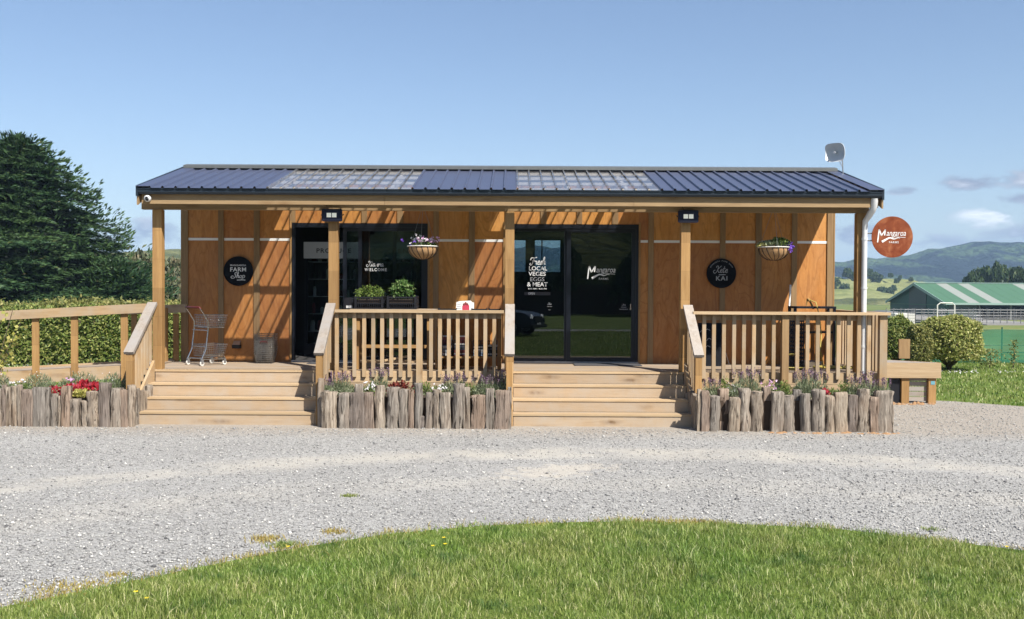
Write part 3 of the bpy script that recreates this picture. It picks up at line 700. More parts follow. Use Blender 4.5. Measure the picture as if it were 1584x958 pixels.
for i, (px, py, lab) in enumerate([(209, 920, 'yellow buttercup in the lawn at far left'), (226, 930, 'yellow buttercup beside another at the far left of the lawn'), (690, 845, 'yellow buttercup in the lawn left of the middle, lowest of three'), (671, 848, 'yellow buttercup in the lawn left of the middle, leftmost of three'), (688, 835, 'yellow buttercup in the lawn left of the middle, topmost of three'), (1563, 849, 'yellow buttercup in the lawn at the far right edge'), (446, 849, 'yellow buttercup in the tuft at the lawn edge')]):
    Y = (EYE - .07) * F_PX / ((py - .0052 * (px - 792)) - HOR); x = wx(px, Y)
    th = T('buttercup', lab, 'flower', (x, Y, 0.01), group='buttercups in the lawn')
    a = np.linspace(0, 2 * PI, 6)[:-1]; D = np.stack([np.cos(a), np.sin(a), .35 + 0 * a], 1); C = np.array([[x, Y, .075]]) + D * .009
    th.raw('petals', leafmesh('petals', C - np.array([[x, Y, .01]]), D, np.tile([[0, 0, 1.]], (5, 1)), .02, .014, 'yellow_flower'), (x, Y, .01))
    th.mb('stem', MB().tube([(x, Y, .01), (x + .004, Y, .074)], .0015, 4), 'grass_blade')
# loose gravel chips
n = 185000
Yc = 5.3 + (17.3 - 5.3) * RNG.uniform(0, 1, n) ** 1.5; Xc = np.where(RNG.uniform(size=n) < .80, RNG.uniform(-1, 1, n) * (0.55 * Yc + .6), RNG.choice([-1, 1], n) * (0.55 * Yc + .6 + 4.5 * RNG.uniform(0, 1, n) ** 1.4)); P = np.stack([Xc, Yc], 1)
ok = inside(P, GR) & ((~inside(P, ISL)) | (edgedist(P, ISL) < .05 * RNG.uniform(0, 1, n))); 
tr = np.abs(Yc + .06 * (Xc - 1.0) ** 2 - 11.55) < .5; pt = (((Xc - .32) / .6) ** 2 + ((Yc - 10.35) / .5) ** 2) < 1
ok &= ~(tr & (RNG.uniform(size=n) < .55)); ok &= ~(pt & (RNG.uniform(size=n) < .8)); ok &= ~((Yc > 13.5) & (Xc > -5.5) & (Xc < 5.45)); P = P[ok]; n = len(P)
r = RNG.lognormal(math.log(.0076), .42, n); r = np.minimum(r, .026); Rm = rdir(n)
base = np.array([[1, 0, 0], [0, 1, 0], [-1, 0, 0], [0, -1, 0], [0, 0, 1], [0, 0, -.6]], float)
ang = RNG.uniform(0, 2 * PI, n); c_, s_ = np.cos(ang), np.sin(ang)
vv = base[None] * (RNG.uniform(.6, 1.25, (n, 6, 1)) * np.stack([r, r * RNG.uniform(.55, 1, n), r * RNG.uniform(.35, .8, n)], 1)[:, None, :])
xr = vv[:, :, 0] * c_[:, None] - vv[:, :, 1] * s_[:, None]; yr = vv[:, :, 0] * s_[:, None] + vv[:, :, 1] * c_[:, None]
vv = np.stack([xr + P[:, 0:1], yr + P[:, 1:2], vv[:, :, 2] + .006 + r[:, None] * .2], -1)
ft = np.array([[0, 1, 4], [1, 2, 4], [2, 3, 4], [3, 0, 4], [1, 0, 5], [2, 1, 5], [3, 2, 5], [0, 3, 5]])
stuff('gravel_chips', npmesh('gravel_chips', vv.reshape(-1, 3), (np.arange(n)[:, None, None] * 6 + ft[None]).reshape(-1, 3), 'gravel_chip'), 'loose grey crushed stone chips lying on the driveway', 'gravel')

# ------------------------------------------------------------------ the shop
shop = T('farm_shop', 'long low plywood farm shop with dark blue ribbed roof and open verandah', 'building', (-0.05, 17.0, 0.0))
# plywood bays between the battens
BX = [-5.49 + 0.6013 * i for i in range(19)]
D1 = (-3.70, -1.42); D2 = (-0.12, 2.12); ZH = 3.05
def zwalltop(y): return zroof(y) - 0.16
for i in range(18):
    a, b = BX[i] + .001, BX[i + 1] - .001
    for seg in ((a, b),):
        for (z0, z1) in ((ZD - .1, 2.755), (2.757, 3.72)):
            xs = [(a, b)]
            for (d0, d1) in (D1, D2):
                nx = []
                for (u, v) in xs:
                    if z0 >= ZH or v <= d0 or u >= d1: nx.append((u, v)); continue
                    if u < d0: nx.append((u, d0))
                    if v > d1: nx.append((d1, v))
                xs = nx
            for (u, v) in xs:
                if v - u > .03: shop.box('plywood_panel', u, v, YW, YW + .018, z0, z1, 'ply')
    # above the doors
    for (d0, d1) in (D1, D2):
        u, v = max(a, d0), min(b, d1)
        if v - u > .03: shop.box('plywood_panel', u, v, YW, YW + .018, ZH, 3.72, 'ply')
for i, bx in enumerate(BX):
    z0 = ZD
    if any(d0 - .02 < bx < d1 + .02 for d0, d1 in (D1, D2)): z0 = ZH + .004
    w = .05 if i % 2 == 0 else .045
    shop.box('batten', bx - w, bx + w, YW - .022, YW, z0, 3.70, 'batten_z')
for i in range(18):
    a, b = BX[i] + .05, BX[i + 1] - .05
    if any(a < d1 and b > d0 for d0, d1 in (D1, D2)):
        for d0, d1 in (D1, D2):
            if a < d0 < b and d0 - a > .05: b = d0
            elif a < d1 < b and b - d1 > .05: a = d1
        if any(a < d1 - .01 and b > d0 + .01 for d0, d1 in (D1, D2)): continue
    shop.box('flashing_strip', a, b, YW - .006, YW, 2.748, 2.79, 'white_paint')
for d0, d1 in (D1, D2):     # slim timber trims beside the door frames
    shop.box('door_trim', d0 - .03, d0 - .002, YW - .024, YW, ZD, ZH + .03, 'gold_z'); shop.box('door_trim', d1 + .002, d1 + .03, YW - .024, YW, ZD, ZH + .03, 'gold_z')
# end walls, back wall with two windows, floor and ceiling of the room
YB = 18.50
for x0, x1 in ((-5.54, -5.52), (5.37, 5.39)):
    m = MB().prism([(YW + .02, ZD - .1), (YB, ZD - .1), (YB, zroof(YB) - .12), (YR, zroof(YR) - .12), (YW + .02, zroof(YW) - .12)], x0, x1, 'x'); shop.mb('end_wall', m, 'ply')
shop.box('corner_board', 5.39, 5.41, YW - .02, YW + .10, ZD, 3.70, 'gold_z'); shop.box('corner_board', -5.56, -5.54, YW - .02, YW + .10, ZD, 3.70, 'batten_z')
WIN = [(-.40, .28, 2.26, 2.92), (.40, .94, 2.26, 2.92)]
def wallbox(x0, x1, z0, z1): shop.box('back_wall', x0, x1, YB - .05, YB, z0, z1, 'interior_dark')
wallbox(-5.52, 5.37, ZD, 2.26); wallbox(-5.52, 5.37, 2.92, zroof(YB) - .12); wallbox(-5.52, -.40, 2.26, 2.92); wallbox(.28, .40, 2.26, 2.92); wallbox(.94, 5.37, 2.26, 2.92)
for (a, b, c, d) in WIN:
    w_ = shop.box('back_window', a, b, YB - .03, YB - .024, c, d, 'clear_glass'); 
    for (u0, u1, v0, v1) in ((a, a + .03, c, d), (b - .03, b, c, d), (a + .03, b - .03, c, c + .03), (a + .03, b - .03, d - .03, d)): shop.box('window_frame', u0, u1, YB - .06, YB - .032, v0, v1, 'black_alu', p=w_)
shop.box('window_frame', .55 + .0, .575, YB - .06, YB - .032, 2.29, 2.89, 'black_alu')
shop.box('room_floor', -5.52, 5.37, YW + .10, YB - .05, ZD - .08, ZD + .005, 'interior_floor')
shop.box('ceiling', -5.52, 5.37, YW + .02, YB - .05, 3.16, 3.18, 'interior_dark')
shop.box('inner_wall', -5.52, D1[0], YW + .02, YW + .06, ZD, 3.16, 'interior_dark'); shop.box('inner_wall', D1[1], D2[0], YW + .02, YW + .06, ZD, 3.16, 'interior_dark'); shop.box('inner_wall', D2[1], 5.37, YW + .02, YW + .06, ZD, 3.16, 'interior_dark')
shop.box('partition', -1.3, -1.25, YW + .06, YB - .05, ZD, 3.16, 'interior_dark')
# door units
def frame(door, x0, x1, z0, z1, y0, y1, w, mat='black_alu', wb=None, name='frame'):
    wb = wb or w
    door_parts = [(x0, x0 + w, z0, z1), (x1 - w, x1, z0, z1), (x0 + w, x1 - w, z1 - w, z1), (x0 + w, x1 - w, z0, z0 + wb)]
    return [shop.box(name, a, b, y0, y1, c, d, mat, p=door) for a, b, c, d in door_parts]
def doorset(d0, d1, name, lab):
    o = shop.box(name, d0, d1, YW - .012, YW + .075, ZH - .07, ZH, 'black_alu', label=lab)
    for a, b in ((d0, d0 + .045), (d1 - .045, d1)): shop.box('jamb', a, b, YW - .012, YW + .075, ZD + .03, ZH - .07, 'black_alu', p=o)
    shop.box('sill', d0, d1, YW - .05, YW + .09, ZD + .004, ZD + .03, 'alu_sill', p=o)
    return o
u1 = doorset(D1[0], D1[1], 'sliding_door', 'dark framed glass sliding door standing open on the left')
zc = ZD + .03
frame(u1, -2.587, D1[1] - .045, zc, ZH - .07, YW + .00, YW + .03, .06, name='door_frame')
shop.box('door_pane', -2.527, D1[1] - .105, YW + .013, YW + .019, zc + .06, ZH - .13, 'door_glass', p=u1)
frame(u1, -2.85, -1.95, zc, ZH - .07, YW + .035, YW + .065, .062, name='door_frame')
shop.box('door_pane', -2.788, -2.012, YW + .047, YW + .053, zc + .06, ZH - .13, 'door_glass', p=u1)
u2 = doorset(D2[0], D2[1], 'sliding_door', 'closed dark framed glass sliding door with white lettering')
frame(u2, D2[0] + .045, .925, zc, ZH - .07, YW + .035, YW + .065, .05, name='door_frame')
shop.box('door_pane', D2[0] + .095, .875, YW + .047, YW + .053, zc + .05, ZH - .12, 'door_glass', p=u2)
frame(u2, .915, D2[1] - .045, zc, ZH - .07, YW + .00, YW + .03, .07, name='door_frame')
shop.box('door_pane', .985, D2[1] - .115, YW + .013, YW + .019, zc + .07, ZH - .14, 'door_glass', p=u2)
shop.mb('door_handle', MB().tube([(1.99, YW - .02, 1.62), (1.99, YW - .03, 1.72)], .012, 8), 'chrome', p=u2)
# print on the glass
yg = YW + .044
def pg(vf, px, py, mat='print_white', y=yg, nm='lettering', p=u2):
    q = at(px, py, y); return print_on(shop, nm, vf, q.x, y, q.z, mat, p)
pg(script_word('Fresh', .27, .15, .12), 831, 411, nm='script_lettering')
pg(font_polys('LOCAL', .305, .070, .012), 832, 418.6); pg(font_polys('VEGES', .29, .070, .012), 830.5, 427.0)
pg(font_polys('EGGS', .235, .066, -.004), 831, 435.2, 'print_grey'); pg(font_polys('& MEAT', .345, .072, .012), 831, 443.4)
pg(font_polys('9:30 AM - 4:30 PM', .31, .024, .02), 831, 448); pg(font_polys('OPEN', .11, .038, .02), 822, 456)
v, f = MB().box(-.22, .22, 0, .001, 0, .055).v, MB().box(-.22, .22, 0, .001, 0, .055).f; pg((v, f), 831, 457, 'print_dark', y=yg + .0015, nm='lettering_strip')
pg(script_word('Kia', .07, .04, .13), 850, 472, 'print_grey'); pg(font_polys('WELCOME', .08, .012, .02), 850, 475, 'print_grey'); pg(font_polys('SHOP', .03, .01, .02), 850, 480, 'print_grey')
yg2 = YW + .009
pg(farm_logo(.47), 930, 424, y=yg2, nm='logo')
pg(script_word('Kia', .07, .03, .13), 965, 473, 'print_grey', y=yg2); pg(font_polys('OPEN DAILY', .09, .014, .02), 965, 476, 'print_grey', y=yg2); pg(font_polys('FARM SHOP ENTRY', .15, .017, .02), 965, 479.5, 'print_grey', y=yg2)
pg(script_word('Kia ora', .30, .105, .10), 580, 413.5, y=yg2, nm='script_lettering', p=u1)
pg(font_polys('WELCOME', .37, .05, .02, 0, 1.25), 581, 419.7, y=yg2, p=u1)

# posts, beam, fascia, gutter
for i, px in enumerate(POSTX): shop.box('verandah_post', px - .07, px + .07, YP, YP + .14, ZD - (.2 if i in (0, 4) else .1), 3.129, 'gold_z', bev=.004)
for a, b in ((-5.60, -2.72), (-2.716, -.05), (-.046, 2.62), (2.624, 5.38)): shop.box('verandah_beam', a, b, YP + .01, YP + .11, 3.131, 3.30, 'beam_x')
for a, b in ((RX0 + .03, -1.9), (-1.897, 1.8), (1.803, RX1 - .03)): shop.box('fascia', a, b, 14.41, 14.45, 3.193, 3.385, 'beam_x')
m = MB().prism([(14.33, 3.415), (14.332, 3.36), (14.35, 3.332), (14.405, 3.332), (14.407, 3.345), (14.36, 3.345), (14.344, 3.365), (14.342, 3.405)], RX0, RX1, 'x'); shop.mb('gutter', m, 'gutter_dark')
m = MB().prism([(14.322, 3.421), (14.322, 3.400), (14.329, 3.400), (14.329, 3.421)], RX0, RX1, 'x'); shop.mb('gutter_lip', m, 'gutter_dark')
for x0, x1 in ((RX0 - .025, RX0 - .002), (RX1 + .002, RX1 + .025)):
    m = MB().prism([(14.36, 3.17), (14.52, 3.24), (YR, zroof(YR) - .15), (2 * YR - 14.36, 3.24), (2 * YR - 14.36, 3.33), (YR, zroof(YR) - .01), (14.36, 3.40)], x0, x1, 'x'); shop.mb('barge_board', m, 'beam_y')
    m = MB().prism([(14.33, 3.30), (14.36, 3.30), (YR, zroof(YR) - .08), (YR, zroof(YR) + .045), (14.33, 3.455)], x0 - .004, x1 + .004, 'x'); shop.mb('barge_capping', m, 'gutter_dark')
# rafters and purlins
def sloped(name, x0, x1, y0, y1, top, depth, mat):
    m = MB().prism([(y0, zroof(y0) - top), (y0, zroof(y0) - top - depth), (y1, zroof(y1) - top - depth), (y1, zroof(y1) - top)], x0, x1, 'x'); shop.mb(name, m, mat)
for k in range(-6, 7):
    x = -.05 + .9 * k; sloped('rafter', x - .026, x + .026, 14.46, YR - .02, .055, .12, 'palewood_y')
for y in (14.52, 15.12, 15.68, 16.22):
    for a, b in ((RX0 + .01, -.051), (-.049, RX1 - .01)):
        sp_ = .04; m = MB().prism([(y - .036, zroof(y) - .010), (y - .036, zroof(y) - .052), (y + .036, zroof(y) - .052), (y + .036, zroof(y) - .010)], a, b, 'x'); shop.mb('purlin', m, 'palewood_x')

# ribbed roofing in sheets; two clear bays
PITCH = .1935; R0 = -5.37
def ribprof(n):
    out = []
    for k in range(n):
        o = k * PITCH; out += [(o, 0), (o + .012, .028), (o + .034, .028), (o + .046, 0)]
    out.append((n * PITCH, 0)); return out
def roofmesh(n, w_extra=0.0, y0=14.30, y1=YR - .05, mats=('roof_blue', 'roof_blue')):
    pr = ribprof(n); V = []; Fq = []; mi = []
    for (x, h) in pr:
        V.append((x, y0 - 14.33, zroof(y0) - 3.42 + h)); V.append((x, y1 - 14.33, zroof(y1) - 3.42 + h))
    for i in range(len(pr) - 1): Fq.append((2 * i, 2 * i + 2, 2 * i + 3, 2 * i + 1)); mi.append(0 if i % 4 == 3 else 1)
    me = bpy.data.meshes.new('roof_sheet'); me.from_pydata(V, [], Fq); me.materials.append(M[mats[0]]); me.materials.append(M[mats[1]]); me.polygons.foreach_set('material_index', mi); return me
rmc = {}
def rsheet(k0, n, clear=False, back=False):
    key = (n, clear)
    if key not in rmc: rmc[key] = roofmesh(n, mats=('poly_clear', 'poly_rib') if clear else ('roof_blue', 'roof_blue'))
    o = shop.raw('skylight_sheet' if clear else 'roof_sheet', rmc[key], (R0 + k0 * PITCH, 14.33, 3.425), label='clear corrugated skylight sheet' if clear else None)
    return o
for k0, n, c in ((0, 5, 0), (5, 4, 0), (9, 6, 1), (15, 5, 1), (20, 4, 0), (24, 4, 0), (28, 6, 1), (34, 5, 1), (39, 4, 0), (43, 4, 0), (47, 4, 0), (51, 4, 0)): rsheet(k0, n, bool(c))
for x0, x1 in ((RX0 - .02, R0 + .012), (R0 + 55 * PITCH - .02, RX1 + .02)):
    m = MB().prism([(14.30, zroof(14.30) + .034), (YR - .03, zroof(YR - .03) + .034), (YR - .03, zroof(YR - .03) + .028), (14.30, zroof(14.30) + .028)], x0, x1, 'x'); shop.mb('edge_flashing', m, 'roof_blue')
m = MB().prism([(YR + .02, zroof(YR) + .01), (2 * YR - 14.33, 3.42), (2 * YR - 14.33, 3.40), (YR + .02, zroof(YR) - .01)], RX0, RX1, 'x'); shop.mb('rear_roof', m, 'roof_blue')
m = MB().prism([(YR - .17, zroof(YR) - .005), (YR - .17, zroof(YR) + .042), (YR - .02, zroof(YR) + .078), (YR + .02, zroof(YR) + .078), (YR + .2, zroof(YR) + .03), (YR + .2, zroof(YR) + .015), (YR, zroof(YR) + .062), (YR - .16, zroof(YR) + .032), (YR - .16, zroof(YR) - .005)], RX0 + .02, RX1 - .02, 'x'); shop.mb('ridge_cap', m, 'ridge_metal')
m = MB()
for k in range(56):
    if k % 1 == 0:
        for y in (14.55, 15.15, 15.71, 16.22): m.lathe([(.0, .007), (.006, .005), (.008, 0)], (R0 + k * PITCH + .023, y, zroof(y) + .034), 5)
shop.mb('roof_screws', m, 'galv', kind='stuff')
# white downpipe
dp = MB(); X = 5.30; Yp = 14.59
dp.tube([(5.365, 14.40, 3.33), (5.365, 14.42, 3.22), (5.355, 14.45, 3.16), (5.33, 14.52, 3.08), (X, Yp, 3.00), (X, Yp + .018, 2.86), (X, Yp + .018, ZD)], [.052, .052, .05, .046, .042, .040, .040], 12)
d_ = shop.mb('downpipe', dp, 'white_plastic', sm=40, label='white plastic downpipe')
for z in (2.72, 1.98, 1.1): shop.mb('pipe_bracket', MB().lathe([(.040, 0), (.047, 0), (.047, .03), (.040, .03)], (X, Yp + .018, z), 12), 'white_plastic', p=d_)

# ------------------------------------------------------------------ deck, rails, steps, ramp
deck = T('deck', 'pale timber deck along the front of the shop', 'deck', (0, 15.4, 0))
y = 14.60; k = 0
while y < YW - .02:
    yb = min(y + .135, YW - .002)
    for a, b in ((-5.62, -2.1), (-2.097, 1.7), (1.703, 5.60)): deck.box('deck_board', a, b, y, yb, ZD - .028, ZD, 'deck_x')
    y += .141
for a, b in ((5.42, 5.60),):
    y = YW + .02
    while y < 16.75: deck.box('deck_board', a, b, y, y + .135, ZD - .028, ZD, 'deck_x'); y += .141
for a, b in ((-2.70, -.05), (2.60, 5.58)):
    deck.box('rim_board', a, b, 14.575, 14.598, .545, ZD - .001, 'lamlight_x'); deck.box('rim_board', a, b, 14.575, 14.598, .35, .54, 'pine_x')
deck.box('rim_board', 5.60, 5.625, 14.60, 16.8, .45, ZD, 'pine_y'); deck.box('rim_board', -5.63, -5.42, 14.575, 14.598, .45, ZD, 'pine_x')
for x in (-5.3, -2.7, -.04, 2.6, 5.3):
    for yy in (15.0, 16.2): deck.box('pile', x - .06, x + .06, yy - .06, yy + .06, -.1, ZD - .17, 'beam_z')
for yy in (15.05, 16.1): deck.box('bearer', -5.6, 5.58, yy - .045, yy + .045, ZD - .17, ZD - .03, 'beam_x')
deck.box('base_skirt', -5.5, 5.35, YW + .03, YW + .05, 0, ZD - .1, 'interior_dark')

BALS_M = [205, 262, 322, 378, 433, 490, 547, 602, 735, 790, 845, 900, 957, 1014, 1070, 1125]
BALS_R = [172, 228, 285, 343, 399, 456, 512, 569, 704, 762, 820, 880, 938, 997, 1055, 1112]
ZR = 1.635
r1 = T('deck_railing', 'pale timber balustrade between the two flights of steps', 'railing', (-1.38, 14.54, ZD - .1), group='timber balustrades on the deck edge')
r1.box('top_rail', -2.65, -.12, 14.47, 14.615, ZR - .042, ZR, 'lamlight_x'); r1.box('under_rail', -2.60, -.16, 14.575, 14.61, ZR - .13, ZR - .043, 'pine_x')
for b in BALS_M:
    x = wx(480 + (b + 11) / 3.99, 14.55); r1.box('baluster', x - .0275, x + .0275, 14.532, 14.573, .625, ZR - .043, 'pine_z')
r1.box('post', -1.43, -1.34, 14.49, 14.573, .40, ZR - .043, 'pine_z'); r1.box('post', -2.655, -2.60, 14.53, 14.573, .5, ZR - .043, 'pine_z')
r2 = T('deck_railing', 'pale timber balustrade turning the right corner of the deck', 'railing', (4.1, 14.54, ZD - .1), group='timber balustrades on the deck edge')
r2.box('top_rail', 2.70, 5.64, 14.425, 14.565, ZR - .042, ZR, 'lamlight_x'); r2.box('under_rail', 2.72, 5.20, 14.575, 14.61, ZR - .13, ZR - .043, 'pine_x')
r2.box('top_rail', 5.50, 5.64, 14.568, 16.78, ZR - .042, ZR, 'lamlight_y')
for b in BALS_R:
    x = wx(1040 + (b + 10) / 3.685, 14.55); r2.box('baluster', x - .0275, x + .0275, 14.532, 14.573, .625, ZR - .043, 'pine_z')
r2.box('post', 4.04, 4.14, 14.475, 14.573, .30, ZR - .043, 'batten_z'); r2.box('post', 5.50, 5.61, 14.475, 14.573, .05, ZR - .043, 'pine_z'); r2.box('post', 2.70, 2.74, 14.53, 14.573, .5, ZR - .043, 'pine_z')
yy = 14.72
while yy < 16.7: r2.box('baluster', 5.628, 5.668, yy, yy + .055, .625, ZR - .043, 'pine_z'); yy += .137
r2.box('post', 5.628, 5.72, 16.72, 16.81, .0, ZR, 'pine_z')

RIS = .17875; TRD = .27
def stairs(x0, x1, lab, first):
    s_ = T('front_steps', lab, 'steps', ((x0 + x1) / 2, 14.2, 0), group='broad timber steps up to the deck')
    for k in range(4):
        yf = 14.57 - TRD * (3 - k); zt = RIS * (k + 1)
        s_.box('riser', x0, x1, yf, yf + .03, zt - RIS + .002, zt - .028, 'step_x')
        s_.box('tread', x0 - .005, x1 + .005, yf - .012, yf + .14, zt - .026, zt, 'lamlight_x'); s_.box('tread', x0 - .005, x1 + .005, yf + .144, yf + TRD - .013 if k < 3 else yf + .16, zt - .026, zt, 'step_x')  # front board paler, a nosing highlight put into the wood colour
    for xa in (x0 - .045, x1 + .008):
        m = MB().prism([(13.75, 0), (13.75, .24), (14.56, .24 + .66 * .93), (14.56, 0)], xa, xa + .038, 'x'); s_.mb('stringer', m, 'pine_y')
    for side, xr in ((-1, x0 - .06), (1, x1 + .07)):
        xr_ = xr
        z_hi, z_lo = 1.735, 1.04; m = MB().bar((xr_, 14.62, z_hi - .022), (xr_, 13.70, z_lo - .022), .14, .045, side=(1, 0, 0)); s_.mb('handrail', m, 'grey_y')
        for j in range(7):
            yb = 13.82 + .112 * j; zt = z_lo + (z_hi - z_lo) * (yb - 13.70) / .92 - .05; s_.box('baluster', xr_ - .02, xr_ + .02, yb, yb + .05, .26 + .78 * (yb - 13.75), zt, 'pine_z')
        s_.box('newel', xr_ - .045, xr_ + .045, 13.72, 13.81, 0, z_lo - .035, 'gold_z')
    return s_
stairs(-5.36, -2.80, 'broad pale timber steps on the left, up to the open door', True)
stairs(.03, 2.58, 'broad pale timber steps on the right, up to the lettered glass door', False)

ramp = T('access_ramp', 'timber access ramp with open post and rail side, running left from the deck', 'ramp', (-8.5, 15.6, 0))
RS = .058
def zr(x): return ZD + RS * (x + 6.0)
x = -5.64
while x > -13.5:
    m = MB(); za, zb = zr(x), zr(x - .135); m.prism([(x, za), (x - .135, zb), (x - .135, zb - .028), (x, za - .028)], 15.0, 16.22, 'y'); ramp.mb('ramp_board', m, 'deck_y'); x -= .141
for yy in (14.97, 16.23):
    m = MB().prism([(-5.64, zr(-5.64) + .03), (-13.5, zr(-13.5) + .03), (-13.5, zr(-13.5) - .17), (-5.64, zr(-5.64) - .17)], yy, yy + .028, 'y'); ramp.mb('edge_board', m, 'pine_x')
m = MB().prism([(-5.45, zr(-5.45) + .97), (-9.6, zr(-9.6) + .97), (-9.6, zr(-9.6) + .83), (-5.45, zr(-5.45) + .83)], 14.90, 14.94, 'y'); ramp.mb('top_rail', m, 'pine_x')
m = MB().prism([(-9.603, zr(-9.6) + .97), (-13.5, zr(-13.5) + .97), (-13.5, zr(-13.5) + .83), (-9.603, zr(-9.6) + .83)], 14.90, 14.94, 'y'); ramp.mb('top_rail', m, 'pine_x')
for x in (-5.98, -6.75, -7.35, -8.25, -9.2, -10.2, -11.2, -12.3): ramp.box('post', x - .052, x + .052, 14.942, 14.968, .1, zr(x) + .86, 'gold_z'); ramp.box('post', x - .05, x + .05, 14.998, 15.07, -.05, zr(x) - .03, 'gold_z')
m = MB().prism([(-5.43, 1.68), (-6.45, 1.64), (-6.45, 1.50), (-5.43, 1.54)], 16.16, 16.20, 'y'); ramp.mb('rear_rail', m, 'pine_x')
for x in (-5.62, -6.32): ramp.box('post', x - .045, x + .045, 16.202, 16.228, .3, 1.52, 'gold_z')
ramp.box('post', -5.79, -5.70, 15.98, 16.07, .3, 1.62, 'gold_z')

land = T('side_landing', 'small timber side landing on posts beyond the right end of the deck', 'deck', (6.6, 17.4, 0))
poly = [(5.66, 16.83), (7.46, 16.83), (7.46, 16.95), (5.66, 18.5)]
n_ = 11
for i in range(n_):
    ya = 16.86 + .145 * i; xe = min(7.44, 7.46 - max(0, (ya + .14 - 16.95)) * (1.8 / 1.55)); 
    if xe > 5.8: land.box('deck_board', 5.64, xe, ya, ya + .138, ZD - .028, ZD, 'grey_x')
land.box('fascia', 5.63, 7.46, 16.82, 16.857, ZD - .265, ZD, 'lamlight_x')
m = MB().prism([(7.46, 16.86), (7.46, 16.95), (5.7, 18.5), (5.66, 18.46), (7.42, 16.9)], ZD - .265, ZD, 'z'); land.mb('fascia', m, 'pine_x')
for (x, yy, m_) in ((7.33, 16.86, 'gold_z'), (6.86, 16.86, 'gold_z'), (5.75, 16.86, 'pine_z')): land.box('leg', x - .065, x + .065, yy, yy + .12, -.02, ZD - .268, m_)
land.box('leg', 6.62, 6.78, 16.90, 17.02, -.02, ZD - .268, 'black_plastic')  # black box stands in for the shaded left face of the leg
for i in range(5): land.box('side_slat', 6.93, 7.26, 16.93, 16.95, .04 + .088 * i, .115 + .088 * i, 'grey_x')
land.box('identity_tag', 7.30, 7.37, 16.855, 16.859, .335, .395, 'blue_tag')
land.box('end_post', wx(1391, 17.9), wx(1408, 17.9), 17.88, 17.92, ZD + .002, ZD + .36, 'batten_z')
mb = MB(); 
for i in range(34):
    a = (6.10 + .037 * i + random.uniform(-.04, .04), 16.7 + random.uniform(-.1, .15)); r_ = random.uniform(.02, .05)
    mb.lathe([(0, r_ * random.uniform(.6, 1.3)), (r_ * .8, r_ * .6), (r_ * 1.3, r_ * .2), (r_ * 1.6, -.02)], (a[0], a[1], 0), random.choice((5, 6, 7)))
solo('clay_heap', mb, 'clay_soil', 'crumbly orange clay lumps under the side landing', 'soil', kind='stuff', sm=20)

# ------------------------------------------------------------------ planters of upright logs
def logmesh(w, d, h, kind, seed):
    rr = random.Random(seed); n = 10 if kind == 'r' else 8; rings = []; tilt = rr.uniform(-.012, .012)
    if kind == 'r': sec = [(math.cos(2 * PI * k / n) * w / 2 * rr.uniform(.88, 1.06), math.sin(2 * PI * k / n) * d / 2 * rr.uniform(.88, 1.06)) for k in range(n)]
    else:
        c = .12; sec = [(-.5 + c, -.5), (.5 - c, -.5), (.5, -.5 + c), (.5, .5 - c), (.5 - c, .5), (-.5 + c, .5), (-.5, .5 - c), (-.5, -.5 + c)]; sec = [(a * w * rr.uniform(.93, 1.03), b * d * rr.uniform(.93, 1.03)) for a, b in sec]
    hs = [-.06, .12 * h, .3 * h, .5 * h, .7 * h, .88 * h, h - .012, h]
    ph = [rr.uniform(0, 6.28) for _ in range(n)]; am = rr.uniform(.02, .05) * w * (2 if kind == 'r' else 1.2); bend = rr.uniform(-.03, .03) * w * 4
    for i, z in enumerate(hs):
        k_ = 1 - (.09 if i == len(hs) - 1 else 0); bx = bend * math.sin(z / h * 2.4) + tilt * z
        rings.append([(p[0] * k_ + am * math.sin(ph[j] + i * 1.7) + bx, p[1] * k_ + am * .6 * math.cos(ph[j] * 1.3 + i * 1.3), z + (rr.uniform(-.008, .008) if i == len(hs) - 1 else 0)) for j, p in enumerate(sec)])
    m = MB(); v = [q for r_ in rings for q in r_]; f = [(i * n + k, i * n + (k + 1) % n, (i + 1) * n + (k + 1) % n, (i + 1) * n + k) for i in range(len(rings) - 1) for k in range(n)]
    f += [tuple(range(n - 1, -1, -1)), tuple((len(rings) - 1) * n + k for k in range(n))]; m.add(v, f); return m
def planter(lab, Yf, logs, x0, x1, sides, ztop=.42):
    p = T('log_planter', lab, 'planter', ((x0 + x1) / 2, Yf + .4, 0), group='planter beds walled with upright weathered logs')
    for i, (a, b, yt, kd) in enumerate(logs):
        back = kd.isupper(); Y = Yf + (.13 if back else 0); xa, xb = wx(a, Y), wx(b, Y); w = (xb - xa) * 1.07; h = wz((a + b) / 2, yt, Y); dth = .15 if kd.lower() == 'r' else .12
        m = logmesh(w, min(dth, max(w, .07)), h, kd.lower(), int(a * 13) + i); me = m.mesh('log'); me.materials.append(M['sleeper' if (kd.lower() == 's' and i % 2) else 'log']); smooth(me, 40)
        p.raw('log', me, ((xa + xb) / 2, Y + dth / 2, 0), label=None)
    for sd in sides:
        yy = Yf + .22
        while yy < 14.48:
            w = random.uniform(.12, .17); m = logmesh(.12, w, random.uniform(.44, .52), 's', int(yy * 100) + int(sd * 7)); me = m.mesh('log'); me.materials.append(M['log']); smooth(me, 40); p.raw('log', me, (sd, yy + w / 2, 0)); yy += w + .008
    p.box('soil', x0 + .1, x1 - .1, Yf + .13, 14.53, .0, ztop, 'soil'); return p
